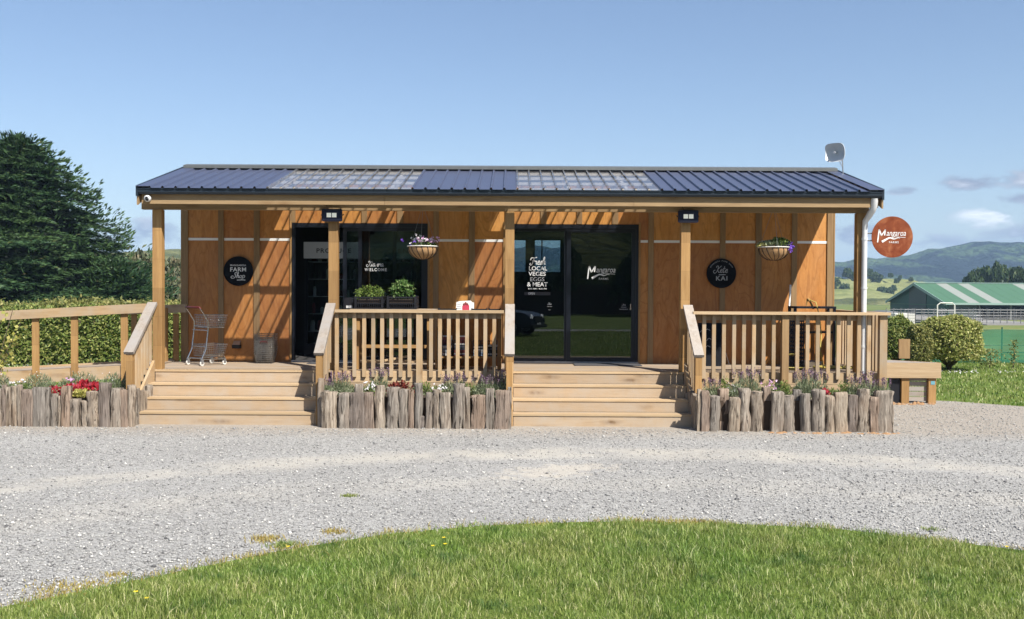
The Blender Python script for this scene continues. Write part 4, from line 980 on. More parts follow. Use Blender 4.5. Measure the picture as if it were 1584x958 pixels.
MID = [(491, 500, 586, 'S'), (497, 521, 607, 'r'), (524, 540, 609, 's'), (540, 563.5, 609, 's'), (549, 561, 595, 'S'), (565, 579, 608, 's'), (580, 596, 597, 'r'), (597, 616.5, 600, 'r'), (617, 631, 603, 'r'), (631.5, 639.5, 604, 's'), (640, 653, 594, 'r'), (650, 656, 645, 's'), (657, 668.5, 608, 'r'), (669, 682, 604, 'r'), (682.5, 698, 608, 's'), (699, 717, 595, 'r'), (717.5, 728, 600, 's'), (729, 751, 612, 's'), (752, 764.5, 602, 's'), (765, 786, 605, 's'), (786, 791.5, 600, 's')]
planter('log walled flower bed below the middle balustrade', 13.45, MID, -2.69, -.01, (-2.63, -.08))
RGT = [(1080.5, 1085.5, 603, 's'), (1085.5, 1098.5, 606, 's'), (1098.8, 1116, 613.7, 'r'), (1114.6, 1129, 602, 'S'), (1129, 1145, 616, 's'), (1145.5, 1164, 602, 'r'), (1164.8, 1184, 607, 'r'), (1183, 1195, 600, 'S'), (1195.5, 1213, 607, 's'), (1213.7, 1233, 613, 'r'), (1229, 1243, 604, 'R'), (1243.5, 1259, 609.6, 'r'), (1259.5, 1279, 604, 'r'), (1279.5, 1295.6, 613.7, 'r'), (1296, 1314, 608, 's'), (1314.6, 1328, 612, 's'), (1329, 1348, 603, 'r'), (1348.5, 1363, 615, 's'), (1360, 1386.5, 605.5, 's')]
planter('log walled flower bed at the right, below the corner balustrade', 13.32, RGT, wx(1081, 13.3), wx(1386, 13.3), (2.62, 5.22))
LFT = [(-62, -42, 600, 's'), (-41, -25, 596, 'r'), (-24, -1, 603, 's'), (0, 5.7, 596.5, 's'), (6, 13, 600, 's'), (13, 23, 598.6, 'r'), (23.4, 30, 596.5, 's'), (30.5, 47.5, 604, 's'), (49, 73, 599.7, 's'), (74, 84, 611, 'r'), (84.4, 92.6, 613.5, 'r'), (92.8, 106.4, 598, 's'), (108, 122, 618.7, 's'), (122.4, 132, 621, 'r'), (133, 153.4, 607, 'r'), (152.5, 168, 593.4, 's'), (169, 184.7, 601.8, 's'), (185, 196, 604, 's'), (193, 205, 597.3, 'r')]
planter('log walled flower bed at the far left, in front of the ramp', 13.45, LFT, wx(-62, 13.45), wx(204, 13.45), (-5.35,))
mb = MB(); 
for i in range(26):
    a = 3.55 + .07 * i + random.uniform(-.03, .03); r_ = random.uniform(.02, .05); mb.lathe([(0, r_ * .5), (r_, r_ * .2), (r_ * 1.7, -.01)], (a, 13.28 - random.uniform(0, .1), 0.004), 7)
solo('clay_spill', mb, 'clay_soil', 'orange clay spilled along the foot of the right log bed', 'soil', kind='stuff', sm=180)
# ------------------------------------------------------------------ signs, lamps and fittings
def roundsign(name, lab, x, z, r, Y, th=.018, mat='sign_black'):
    s_ = T(name, lab, 'sign', (x, Y, z)); m = MB().disc((x, z), r, Y - th, Y, 56); s_.mb('panel', m, mat); return s_
sg = roundsign('shop_sign', 'round black sign reading MANGAROA FARM Shop on the left wall', -4.59, 2.235, .247, YW - .03)
yq = YW - .03 - .018 - .002
print_on(sg, 'lettering', font_polys('MANGAROA', .265, .030, .01, 0, 1.15), -4.59, yq, 2.318, 'print_white')
print_on(sg, 'lettering', font_polys('FARM', .265, .070, .02, 0, 1.1), -4.59, yq, 2.228, 'print_white')
print_on(sg, 'script_lettering', script_word('Shop', .24, .135, .11), -4.595, yq, 2.085, 'print_white')
v = MB(); ribbon(v, [(-.05, 0), (.04, .004), (.09, 0)], .012, curve=True); print_on(sg, 'underline', (v.v, v.f), -4.56, yq, 2.085, 'print_white')
for a in (-.2, .2): sg.box('mount', -4.59 + a - .02, -4.59 + a + .02, YW - .03, YW - .004, 2.20, 2.26, 'black_alu')
sg = roundsign('shop_sign', 'round black sign reading Kete KAI on the right part of the wall', 3.505, 2.24, .247, YW - .03)
print_on(sg, 'script_lettering', script_word('Kete', .25, .135, .10), 3.49, yq, 2.235, 'print_grey')
v = MB(); ribbon(v, [(-.06, 0), (.055, .004)], .013, curve=False); print_on(sg, 'underline', (v.v, v.f), 3.52, yq, 2.215, 'print_grey')
print_on(sg, 'lettering', font_polys('KAI', .19, .075, .02, 0, 1.2), 3.51, yq, 2.12, 'print_grey')
for i, ch in enumerate('MANGAROA FARM SHOP'):
    if ch == ' ': continue
    a = math.radians(150 - i * 120 / 17); v_, f_ = font_polys(ch, .017, .020, .02); rt = a - PI / 2
    vv_ = [((p[0]) * math.cos(rt) - (p[2]) * math.sin(rt), 0, p[0] * math.sin(rt) + p[2] * math.cos(rt)) for p in v_]
    print_on(sg, 'lettering', (vv_, f_), 3.505 + .198 * math.cos(a), yq, 2.24 + .198 * math.sin(a), 'print_grey')
for a in (-.2, .2): sg.box('mount', 3.505 + a - .02, 3.505 + a + .02, YW - .03, YW - .004, 2.2, 2.26, 'black_alu')
c = at(1378.5, 367, 14.70)
sg = roundsign('hanging_sign', 'round rusty steel sign with white farm logo beside the downpipe', c.x, c.z, .312, 14.70, .01, 'corten')
yq2 = 14.70 - .013
print_on(sg, 'logo', farm_logo(.43), c.x - .01, yq2, c.z - .005, 'print_white'); print_on(sg, 'logo', farm_logo(.43), c.x - .01, yq2, c.z - .005, 'print_white') if False else None
for dz in (.055, -.055): sg.mb('bracket_arm', MB().tube([(5.30, 14.72, c.z + dz), (5.75, 14.715, c.z + dz)], .011, 6), 'black_alu')

# dome camera, flood lights
c = at(228.5, 307.5, 14.38); t_ = T('security_camera', 'small white dome security camera under the left end of the gutter', 'camera', c)
t_.mb('housing', MB().lathe([(.0, .03), (.048, .03), (.052, .0), (.046, -.025), (.025, -.038)], c, 16, 'y'), 'white_plastic', sm=50); t_.mb('lens', MB().lathe([(.0, -.054), (.018, -.048), (.026, -.036), (.028, -.026)], (c.x + .004, c.y, c.z - .012), 12, 'y'), 'black_plastic', sm=50)
def flood(px, py, lab):
    c = at(px, py, 14.60); f_ = T('flood_light', lab, 'light', c, group='black flood lights on the verandah posts'); x, y, z = c; w, h = .15, .092
    f_.mb('housing', MB().prism([(x - w, z - h + .015), (x - w + .015, z - h), (x + w - .015, z - h), (x + w, z - h + .015), (x + w, z + h - .01), (x + w - .01, z + h), (x - w + .01, z + h), (x - w, z + h - .01)], y - .05, y + .012), 'navy_plastic')
    for dx in (-.075, .005): f_.box('lamp_panel', x + dx, x + dx + .068, y - .0545, y - .051, z - .034, z + .032, 'led_cream', bev=.0015)
    f_.mb('bezel', MB().box(x - .135, x + .135, y - .053, y - .0505, z - .078, z - .070).box(x - .135, x + .135, y - .053, y - .0505, z + .070, z + .078), 'black_plastic')
    f_.mb('bracket', MB().tube([(x - w - .012, y - .02, z), (x - w - .012, y + .05, z + .02)], .008, 5).tube([(x + w + .012, y - .02, z), (x + w + .012, y + .05, z + .02)], .008, 5), 'black_plastic')
    f_.mb('cable', MB().tube([(x - .05, y, z + .09), (x - .09, y - .01, z + .14), (x - .02, y + .01, z + .20)], .004, 5), 'black_plastic')
flood(513.7, 333.5, 'black flood light with twin cream panels on the post left of the middle'); flood(1063, 335.5, 'black flood light with twin cream panels on the post right of the middle')

# antenna on the roof
c = at(1293, 236, 15.95); an = T('radio_antenna', 'white square grid dish antenna on a leaning pole at the right roof end', 'antenna', (5.44, 16.0, zroof(16)))
m = MB(); nn = 9; R_ = .16
rows = []
Rt = Matrix.Rotation(math.radians(-38), 4, 'Z') @ Matrix.Rotation(math.radians(8), 4, 'X')
for j in range(nn):
    for i in range(nn):
        u, w_ = -1 + 2 * i / (nn - 1), -1 + 2 * j / (nn - 1); k = (abs(u) ** 4 + abs(w_) ** 4) ** .25 / max(abs(u), abs(w_), 1e-6) if max(abs(u), abs(w_)) > 0 else 1
        uu, ww = u / max(1, k), w_ / max(1, k); p = Rt @ Vector((uu * R_, -.085 * (uu * uu + ww * ww), ww * R_ * .95)); rows.append(c + p + Vector((0, 0.04, 0)))
m.add(rows, [(j * nn + i, j * nn + i + 1, (j + 1) * nn + i + 1, (j + 1) * nn + i) for j in range(nn - 1) for i in range(nn - 1)])
b_ = [q + (Rt @ Vector((0, .018, 0))) for q in rows]; m.add(b_, [(j * nn + i, (j + 1) * nn + i, (j + 1) * nn + i + 1, j * nn + i + 1) for j in range(nn - 1) for i in range(nn - 1)])
ed = [i for i in range(nn)] + [j * nn + nn - 1 for j in range(1, nn)] + [(nn - 1) * nn + i for i in range(nn - 2, -1, -1)] + [j * nn for j in range(nn - 2, 0, -1)]
m.f += [(ed[k], ed[(k + 1) % len(ed)], ed[(k + 1) % len(ed)] + nn * nn, ed[k] + nn * nn) for k in range(len(ed))]
an.mb('dish', m, 'white_plastic', sm=40)
fe = MB().tube([c + Vector((0, .04, 0)), c + Vector((0, .04, 0)) + (Rt @ Vector((0, -.13, 0)))], [.014, .018], 8); an.mb('feed_horn', fe, 'white_plastic', sm=40)
an.mb('pole', MB().tube([(5.44, 16.0, zroof(16) - .02), (5.41, 15.99, c.z + .02)], .011, 7), 'steel'); an.mb('stay', MB().tube([(5.435, 16.0, zroof(16) + .12), (c.x + .03, 15.98, c.z - .12)], .006, 5), 'steel')
# wall outlet box
c = at(366.5, 534.5, YW - .02); t_ = T('wall_box', 'small black outlet box with a sloping grey top low on the left wall', 'outlet', (c.x, YW, c.z))
t_.mb('body', MB().prism([(YW - .001, c.z - .05), (YW - .075, c.z - .05), (YW - .09, c.z - .01), (YW - .09, c.z + .01), (YW - .001, c.z + .01)], c.x - .068, c.x + .068, 'x'), 'black_plastic'); t_.mb('lid', MB().prism([(YW - .09, c.z + .011), (YW - .001, c.z + .075), (YW - .001, c.z + .011)], c.x - .06, c.x + .06, 'x'), 'steel')

# hanging baskets
def leafcloud(n, c, r, mat, L, W, name='foliage', up=.3, shell=.6):
    d = rdir(n); d[:, 2] = np.abs(d[:, 2]) * 1.0; rad = RNG.uniform(shell, 1, (n, 1)) ** .6; P = np.array([c]) + d * rad * np.array([r]); D = unit(d + rdir(n) * .8 + np.array([[0, 0, up]])); return leafmesh(name, P, D, unit(d + rdir(n) * .7), RNG.uniform(.7, 1.3, n) * L, RNG.uniform(.7, 1.2, n) * W, mat)
def hbasket(px, py, lab, kind):
    Y = 14.90; c = at(px, py, Y); x, y, z = c; R_ = .229; b = T('hanging_basket', lab, 'plant basket', (x, y, z), group='coir lined hanging flower baskets')
    prof = [(R_ - .008, 0), (R_ * .97, -.05), (R_ * .88, -.105), (R_ * .68, -.155), (R_ * .38, -.192), (.02, -.2)]
    b.mb('coir_liner', MB().lathe([(R_ * .9, -.02)] + prof, c, 28), 'coir', sm=60)
    m = MB(); ring = [(x + (R_ + .004) * math.cos(a), y + (R_ + .004) * math.sin(a), z) for a in np.linspace(0, 2 * PI, 33)]; m.tube(ring, .009, 6, cap=False); b.mb('rim_wire', m, 'offwhite')
    m = MB()
    for k in range(16):
        a = 2 * PI * k / 16; m.tube([(x + (r + .006) * math.cos(a + .35 * i / 5), y + (r + .006) * math.sin(a + .35 * i / 5), z + h) for i, (r, h) in enumerate(prof)], .0045, 4)
    b.mb('wire_frame', m, 'black_plastic')
    top = Vector((x, y, zroof(y) - .20)); m = MB()
    for k in range(3):
        a = 2 * PI * k / 3 + .5; m.tube([(x + R_ * math.cos(a), y + R_ * math.sin(a), z), top - Vector((0, 0, .12))], .0028, 4)
    m.tube([top - Vector((0, 0, .12)), top], .004, 4); b.mb('chain', m, 'galv')
    b.mb('potting_soil', MB().lathe([(R_ * .93, -.025), (.0, -.01)], c, 24), 'soil')
    if kind == 0:
        b.raw('foliage', leafcloud(420, (x, y, z), (.21, .20, .12), 'bright_leaf', .05, .025), (0, 0, 0)).location = -Vector((x, y, z)); 
        for mt, n, cc in (('white_flower', 44, (x - .02, y - .10, z + .09)), ('pink_flower', 34, (x + .11, y - .08, z + .09)), ('violet_flower', 9, (x - .14, y - .08, z + .06))):
            cen = np.array([cc]) + RNG.normal(size=(n, 3)) * np.array([[.085, .06, .028]]); k5 = np.repeat(cen, 4, 0); d = rdir(4 * n); d[:, 1] -= .2
            o = b.raw('flowers', leafmesh('flowers', k5 + unit(d) * .012, d, np.tile([[0, -1., .3]], (4 * n, 1)), .028, .022, mt), (0, 0, 0)); o.location = -Vector((x, y, z))
    else:
        for cc, rr, n, mt in (((x - .03, y - .02, z + .02), (.25, .20, .09), 460, 'lavender_leaf'), ((x + .07, y - .05, z + .03), (.17, .15, .13), 320, 'bright_leaf'), ((x - .19, y - .07, z + .01), (.09, .08, .06), 90, 'yellow_leaf')):
            o = b.raw('foliage', leafcloud(n, cc, rr, mt, .045, .022), (0, 0, 0)); o.location = -Vector((x, y, z))
        cen = np.array([(x + .215, y - .08, z + .0)]) + RNG.normal(size=(46, 3)) * np.array([[.028, .03, .036]]); k5 = np.repeat(cen, 4, 0); d = rdir(184)
        o = b.raw('flowers', leafmesh('flowers', k5 + d * .01, d, np.tile([[0, -1., .3]], (184, 1)), .026, .02, 'violet_flower'), (0, 0, 0)); o.location = -Vector((x, y, z))
    for o in b.e.children:
        if o.data and o.name.startswith(('foliage', 'flowers')): o['kind'] = 'stuff'
hbasket(653.5, 381.5, 'hanging basket with white and pink pansies in front of the left window', 0)
hbasket(1196, 383, 'hanging basket with trailing leaves and a violet petunia, right of the Kai sign', 1)

# ------------------------------------------------------------------ inside the open door
def cooler(x0, x1, lab, head, hm, txt, tm, opn):
    c_ = T('display_fridge', lab, 'fridge', ((x0 + x1) / 2, 17.9, ZD + .005)); z0 = ZD + .006
    c_.box('back_panel', x0, x1, 18.38, 18.42, z0, 2.80, 'fridge_dark'); c_.box('side_panel', x0, x0 + .04, 17.72, 18.378, z0, 2.80, 'fridge_dark'); c_.box('side_panel', x1 - .04, x1, 17.72, 18.378, z0, 2.80, 'fridge_dark')
    c_.box('plinth', x0 + .04, x1 - .04, 17.72, 18.378, z0, z0 + .22, 'fridge_dark'); c_.box('header', x0, x1, 17.68, 17.715, 2.50, 2.80, hm); c_.box('header_box', x0 + .042, x1 - .042, 17.718, 18.376, 2.50, 2.80, 'fridge_dark')
    wt = (x1 - x0) * .62; print_on(c_, 'lettering', font_polys(txt, wt, .085, .02, 0, 1.15), (x0 + x1) / 2 + .04, 17.676, 2.60, tm)
    for k in range(5):
        z = z0 + .45 + .32 * k; sh = c_.box('shelf', x0 + .05, x1 - .05, 17.84, 18.37, z - .012, z, 'shelf_pale')
        for j in range(7):
            xx = x0 + .12 + (x1 - x0 - .24) * (j + random.uniform(-.2, .2)) / 6; w = random.uniform(.03, .05); h = random.uniform(.09, .2)
            c_.mb('jar', MB().lathe([(0, 0), (w, 0), (w, h * .75), (w * .5, h), (0, h)], (xx, 18.0, z), 8), random.choice(['shelf_pale', 'crop', 'paper_maroon', 'offwhite', 'tool_orange']) if False else random.choice(['shelf_pale', 'paper_maroon', 'offwhite', 'shed_grey']), p=None)
    d_ = c_.box('glass_door', x0 + .06, x1 - .06, 17.70, 17.706, z0 + .24, 2.48, 'clear_glass')
    for a, b in ((x0 + .042, x0 + .075), (x1 - .075, x1 - .042)): c_.box('door_frame', a, b, 17.69, 17.715, z0 + .23, 2.49, 'black_alu', p=d_)
cooler(-3.80, -2.78, 'dark glass fronted fridge under a pale PRODUCE header, through the open door', None, 'header_grey', 'PRODUCE', 'print_dark', True)
cooler(-2.72, -1.75, 'dark freezer under a dim FROZEN header, behind the left window', None, 'header_dark', 'FROZEN', 'print_dark', False)

# ------------------------------------------------------------------ shopping trolley, basket stack
ct = T('shopping_cart', 'small two tier wire shopping trolley with red handle by the left wall', 'trolley', (wx(325, 15.65), 15.62, ZD), rz=math.radians(-42), local=True)
def L(*p): return p
fr = MB(); w2 = .21
for sx in (-w2, w2):
    fr.tube([(sx, -.30, .92), (sx, -.24, .84), (sx, -.15, .70), (sx, -.15, .58), (sx, -.19, .26), (sx, -.26, .12), (sx, -.27, .08)], .011, 7)
    fr.tube([(sx, -.24, .10), (sx, .16, .10)], .009, 6)
fr.tube([(-w2, -.15, .62), (w2, -.15, .62)], .008, 6); fr.tube([(-w2, -.24, .115), (w2, -.24, .115)], .008, 6); fr.tube([(-w2, .15, .115), (w2, .15, .115)], .008, 6); fr.tube([(-w2, -.19, .30), (w2, -.19, .30)], .008, 6)
fr.tube([(-w2 - .03, -.16, .56), (w2, -.16, .56)], .009, 6)
ct.mb('frame', fr, 'chrome', sm=50); ct.mb('handle', MB().tube([(-w2, -.285, .905), (-w2, -.30, .925), (w2, -.30, .925), (w2, -.285, .905)], .016, 8), 'red_grip', sm=50)
def cage(m, x0, x1, x2, x3, y0, y1, z0, z1, nx, ny, nz, r=.0022, R_=.005):
    """wire basket: bottom x0..x1, top x2..x3"""
    def P_(u, v, w): 
        a = x0 + (x2 - x0) * w; b = x1 + (x3 - x1) * w; return (a + (b - a) * u, y0 + (y1 - y0) * v + (0 if v < .5 else .04 * w), z0 + (z1 - z0) * w)
    for i in range(nz + 1):
        w = i / nz; m.tube([P_(0, 0, w), P_(1, 0, w), P_(1, 1, w), P_(0, 1, w), P_(0, 0, w)], R_ if i in (0, nz) else r, 4, cap=False)
    for i in range(nx + 1): u = i / nx; m.tube([P_(u, 0, 1), P_(u, 0, 0), P_(u, 1, 0), P_(u, 1, 1)], r, 4)
    for i in range(1, ny): v = i / ny; m.tube([P_(0, v, 1), P_(0, v, 0), P_(1, v, 0), P_(1, v, 1)], r, 4)
m = MB(); cage(m, -.17, .17, -.2, .2, -.15, .16, .60, .80, 12, 10, 5); ct.mb('upper_basket', m, 'chrome')
m = MB(); cage(m, -.17, .17, -.2, .2, -.18, .16, .15, .33, 12, 10, 5); ct.mb('lower_basket', m, 'chrome')
for sx, sy in ((-w2, -.26), (w2, -.26), (-w2 + .02, .15), (w2 - .02, .15)):
    o = ct.mb('castor', MB().lathe([(0, -.012), (.035, -.012), (.038, 0), (.035, .012), (0, .012)], (sx, sy, .038), 14, 'x'), 'offwhite', sm=40)
    q = MB().box(sx - .02, sx - .015, sy - .02, sy + .02, .035, .10).box(sx + .015, sx + .02, sy - .02, sy + .02, .035, .10).box(sx - .02, sx + .02, sy - .02, sy + .02, .10, .106); ct.mb('castor_fork', q, 'steel', p=o)
bx_, by_ = wx(411, 16.0), 15.98
bs = T('wire_basket_stack', 'tall stack of nested chrome wire shopping baskets beside the open door', 'baskets', (bx_, by_, ZD), local=True)
for k in range(10):
    m = MB(); z = .004 + .031 * k; cage(m, -.125, .125, -.165, .165, -.10, .10, z, z + .20, 11, 7, 6, .0018, .004); bs.mb('wire_basket', m, 'chrome')
m = MB().tube([(-.06, -.11, .33), (-.05, -.12, .36), (.05, -.12, .36), (.06, -.11, .33)], .007, 5); bs.mb('basket_handle', m, 'red_grip')
# door mat
mt = T('door_mat', 'dark grey mat on the deck in front of the lettered door', 'mat', (1.7, 15.95, ZD)); mt.box('mat', 1.02, 2.12, 15.72, 16.22, ZD + .001, ZD + .014, 'mat_grey', bev=.004)
mt = T('door_mat', 'dark mat on the deck at the open left door', 'mat', (-2.9, 16.0, ZD)); mt.box('mat', -3.35, -2.45, 15.80, 16.20, ZD + .001, ZD + .012, 'mat_grey', bev=.004)

# ------------------------------------------------------------------ display tables behind the middle rail
def crate(c, w, d, h, lab, name='plastic_crate', logo=False):
    x, y, z = c; k = T(name, lab, 'crate', c); m = MB(); nx = 15
    for (xx0, xx1, yy0, yy1) in ((x - w / 2, x + w / 2, y - d / 2, y - d / 2 + .008), (x - w / 2, x + w / 2, y + d / 2 - .008, y + d / 2)):
        for (a, b) in ((0, .02), (.075, .09), (h - .022, h)): m.box(xx0, xx1, yy0, yy1, z + a, z + b)
        for i in range(nx + 1): u = xx0 + (xx1 - xx0 - .008) * i / nx; m.box(u, u + .008, yy0 + .001, yy1 - .001, z, z + h)
    for xx in (x - w / 2, x + w / 2 - .008):
        for (a, b) in ((0, .02), (.075, .09), (h - .022, h)): m.box(xx, xx + .008, y - d / 2 + .008, y + d / 2 - .008, z + a, z + b)
        for i in range(9): u = y - d / 2 + .01 + (d - .028) * i / 8; m.box(xx + .001, xx + .007, u, u + .008, z, z + h)
    for i in (0, 1):
        for j in (0, 1): m.box(x - w / 2 + i * (w - .03), x - w / 2 + i * (w - .03) + .03, y - d / 2 - .001 + j * (d - .028), y - d / 2 + .029 + j * (d - .028), z, z + h + .012)
    k.mb('lattice', m, 'black_plastic'); k.box('base', x - w / 2 + .009, x + w / 2 - .009, y - d / 2 + .009, y + d / 2 - .009, z + .002, z + .008, 'black_plastic')
    if logo: k.box('label_plate', x - .06, x + .09, y - d / 2 - .004, y - d / 2 - .001, z + .06, z + .135, 'navy_plastic'); print_on(k, 'lettering', font_polys('KIWI', .10, .022, .02), x + .015, y - d / 2 - .006, z + .10, 'print_grey') if False else None
    return k
ZT = 1.640
tb = T('display_table', 'timber display table carrying the seedling crates', 'table', (-1.8, 15.0, ZD), group='timber display tables behind the middle balustrade')
for i in range(4): tb.box('top_board', -2.47, -1.17, 14.76 + .125 * i, 14.88 + .125 * i, ZT - .03, ZT, 'step_x')
tb.box('apron', -2.42, -1.22, 14.80, 14.83, ZT - .13, ZT - .031, 'gold_x')
for x in (-2.40, -1.30):
    for y_ in (14.84, 15.20): tb.box('leg', x, x + .07, y_, y_ + .045, ZD, ZT - .031, 'gold_z')
tb.box('stretcher', -2.33, -1.30, 15.05, 15.09, 1.03, 1.08, 'gold_x'); 
for i in range(3): tb.box('shelf_slat', -2.42, -1.2, 14.86 + .12 * i, 14.95 + .12 * i, ZD + .10, ZD + .125, 'pine_x')
m = MB().bar((-1.95, 14.80, ZD + .14), (-1.55, 14.86, ZD + .21), .05, .03); solo('loose_timber', m, 'lamlight_x', 'short light timber offcut lying slanted on the low shelf', 'timber')
tb2 = T('display_table', 'timber display table with a backboard, holding produce trays and newspapers below', 'table', (-.65, 15.0, ZD), group='timber display tables behind the middle balustrade')
for i in range(4): tb2.box('top_board', -1.15, -.15, 14.76 + .125 * i, 14.88 + .125 * i, ZT - .065, ZT - .04, 'gold_x')
tb2.box('backboard', -1.12, -.16, 15.27, 15.29, ZD + .02, ZT - .07, 'ply'); tb2.box('side_board', -1.17, -1.14, 14.80, 15.26, ZD + .02, ZT - .3, 'gold_z'); 
for i in range(4): tb2.box('shelf_board', -1.13, -.15, 14.80 + .115 * i, 14.90 + .115 * i, .895, .92, 'gold_x')
for x in (-1.13, -.22):
    for y_ in (14.80, 15.21): tb2.box('leg', x, x + .06, y_, y_ + .045, ZD, ZT - .066, 'gold_z')
ca = crate((wx(572.6, 14.95), 14.97, ZT + .001), .44, .34, .185, 'black lattice crate of pale green seedlings, left of two on the table')
cb = crate((wx(623, 14.95), 14.97, ZT + .001), .455, .34, .19, 'black lattice crate of tall tomato seedlings, right of two on the table')
x_ = wx(541, 15.25); m = MB(); crate((-2.62, 15.0, ZT - .0), .19, .30, .17, 'small dark crate standing left of the seedling crates') if False else None
bk = T('black_case', 'small black case at the left end of the display table, next to the crates', 'case', (-2.58, 15.15, ZT)); bk.mb('body', MB().prism([(-2.60, ZT), (-2.45, ZT), (-2.45, ZT + .15), (-2.47, ZT + .17), (-2.58, ZT + .17), (-2.60, ZT + .14)], 14.98, 15.2, 'y'), 'black_plastic'); bk.box('paper_label', -2.56, -2.47, 14.974, 14.979, ZT + .01, ZT + .05, 'paper_white')
def seedlings(crt, c, w, d, h, mat, n, lab, tall):
    x, y, z = c; s_ = T('seedlings', lab, 'seedlings', (x, y, z)); P = []; D = []; N = []; Ls = []; st = MB()
    for k in range(22 if tall else 26):
        bx = x + RNG.uniform(-.42, .42) * w; by = y + RNG.uniform(-.42, .42) * d; fx = 1 - (abs(bx - x) / (w * .5)) ** 2 * (.42 if tall else .18); hh = h * fx * RNG.uniform(.72, 1.0); lx, ly = RNG.uniform(-.05, .05, 2); top = Vector((bx + lx, by + ly, z + hh)); st.tube([(bx, by, z), (bx + lx * .4, by + ly * .4, z + hh * .5), top], .0035, 4)
        for j in range(n):
            t_ = RNG.uniform(.35, 1.0); a = RNG.uniform(0, 2 * PI); r = RNG.uniform(.02, .085 if tall else .06); P.append((bx + lx * t_ + r * math.cos(a), by + ly * t_ + r * math.sin(a), z + hh * t_ - r * .35)); D.append((math.cos(a), math.sin(a), -.55)); N.append((0, -.15, 1)); Ls.append(RNG.uniform(.035, .07) if tall else RNG.uniform(.02, .045))
    o = s_.raw('foliage', leafmesh('foliage', np.array(P), np.array(D) + RNG.normal(0, .3, (len(P), 3)), np.array(N) + RNG.normal(0, .35, (len(P), 3)), np.array(Ls), np.array(Ls) * .55, mat), (0, 0, 0)); o.location = -Vector((x, y, z)); s_.mb('stems', st, mat)
    s_.box('seed_tray', x - w * .46, x + w * .46, y - d * .42, y + d * .42, z - .005, z + .05, 'soil')
seedlings(ca, (wx(572.6, 14.95), 14.97, ZT + .10), .40, .30, .29, 'bright_leaf', 30, 'fine pale green seedlings growing in the left crate', False)
seedlings(cb, (wx(623, 14.95), 14.97, ZT + .10), .42, .30, .39, 'crop_leaf', 34, 'tall broad leaved tomato seedlings growing in the right crate', True)
m = MB().prism([(-1.05, 1.605), (-.85, 1.605)], 0, 0) if False else None
for i, (x0, x1, lab) in enumerate(((-1.13, -.84, 'low black produce tray at the left end of the table'), (-.62, -.38, 'low black produce tray just right of the white card'), (-.36, -.17, 'low black produce tray with pale rolls at the right end'))):
    q = T('produce_tray', lab, 'tray', ((x0 + x1) / 2, 14.9, ZT - .04), group='low black trays on the display table'); q.mb('tray', MB().prism([(x0 + .02, ZT - .038), (x1 - .02, ZT - .038), (x1, ZT + .02), (x1 - .015, ZT + .02), (x1 - .03, ZT - .028), (x0 + .03, ZT - .028), (x0 + .015, ZT + .02), (x0, ZT + .02)], 14.80, 15.10, 'y'), 'black_plastic'); q.box('end_wall', x0 + .005, x1 - .005, 14.79, 14.799, ZT - .038, ZT + .012, 'black_plastic')
for k in range(4):
    x = -.34 + .05 * k; q = solo('bread_roll', MB().lathe([(0, 0), (.022, .004), (.026, .016), (.018, .03), (0, .036)], (x, 14.86 + .02 * (k % 2), ZT - .027), 10), 'offwhite', '%s of four pale round rolls in the black tray at the right table end' % ('leftmost', 'second', 'third', 'rightmost')[k], 'bread', group='pale rolls in a black tray', sm=60)
wb = T('price_card', 'white card box with a red berry picture standing on the table', 'box', (wx(719, 14.85), 14.85, ZT - .04)); x0, x1 = wx(705, 14.85), wx(733, 14.85); z0 = ZT - .039
wb.mb('card', MB().prism([(x0, z0), (x1, z0), (x1, z0 + .145), (x1 - .03, z0 + .15), (x1 - .05, z0 + .175), (x0 + .06, z0 + .165), (x0 + .01, z0 + .15)], 14.85, 14.90, 'y'), 'paper_white')
wb.mb('berry_picture', MB().prism([(x0 + .10, z0 + .03), (x1 - .07, z0 + .03), (x1 - .07, z0 + .10), (x1 - .10, z0 + .125), (x0 + .13, z0 + .13), (x0 + .10, z0 + .09)], 14.847, 14.849, 'y'), 'paper_red')
for dx, dz, r_ in ((.125, .118, .018), (.15, .134, .02), (.178, .12, .017)): wb.mb('berry', MB().lathe([(0, -.006), (r_ * .7, -.004), (r_, 0)], (x0 + dx, 14.846, z0 + dz), 10, 'y'), 'paper_maroon')
for k in range(3): wb.box('print_line', x0 + .02, x0 + .08, 14.847, 14.849, z0 + .05 + .03 * k, z0 + .058 + .03 * k, 'print_grey')
# newspaper racks on the lower shelf
def rack(x0, x1, lab, cols):
    k = T('wire_rack', lab, 'rack', ((x0 + x1) / 2, 15.0, .92)); m = MB(); h = .23
    for i in range(6): u = x0 + (x1 - x0) * i / 5; m.tube([(u, 14.86, .922 + h), (u, 14.86, .924), (u, 15.12, .924), (u, 15.12, .922 + h)], .0035, 4)
    for j in range(5): zz = .926 + h * j / 4; m.tube([(x0, 14.86, zz), (x1, 14.86, zz), (x1, 15.12, zz), (x0, 15.12, zz), (x0, 14.86, zz)], .0035, 4, cap=False)
    k.mb('wire_frame', m, 'black_plastic')
    z = .93
    while z < .93 + .16: th = random.uniform(.008, .02); k.box('newspaper', x0 + .015, x1 - .015, 14.875, 15.10, z, z + th, random.choice(cols)); z += th + .002
rack(-1.10, -.92, 'black wire rack of folded newspapers, leftmost on the low shelf', ['paper_white', 'paper_blue', 'paper_white']); rack(-.90, -.68, 'black wire rack of papers with maroon covers, second from the left on the low shelf', ['paper_white', 'paper_maroon', 'paper_blue']); rack(-.60, -.40, 'black wire rack of papers, third from the left on the low shelf', ['paper_white', 'paper_blue', 'black_plastic']); rack(-.38, -.19, 'black wire rack of papers at the right end of the low shelf', ['paper_white', 'black_plastic', 'paper_blue'])
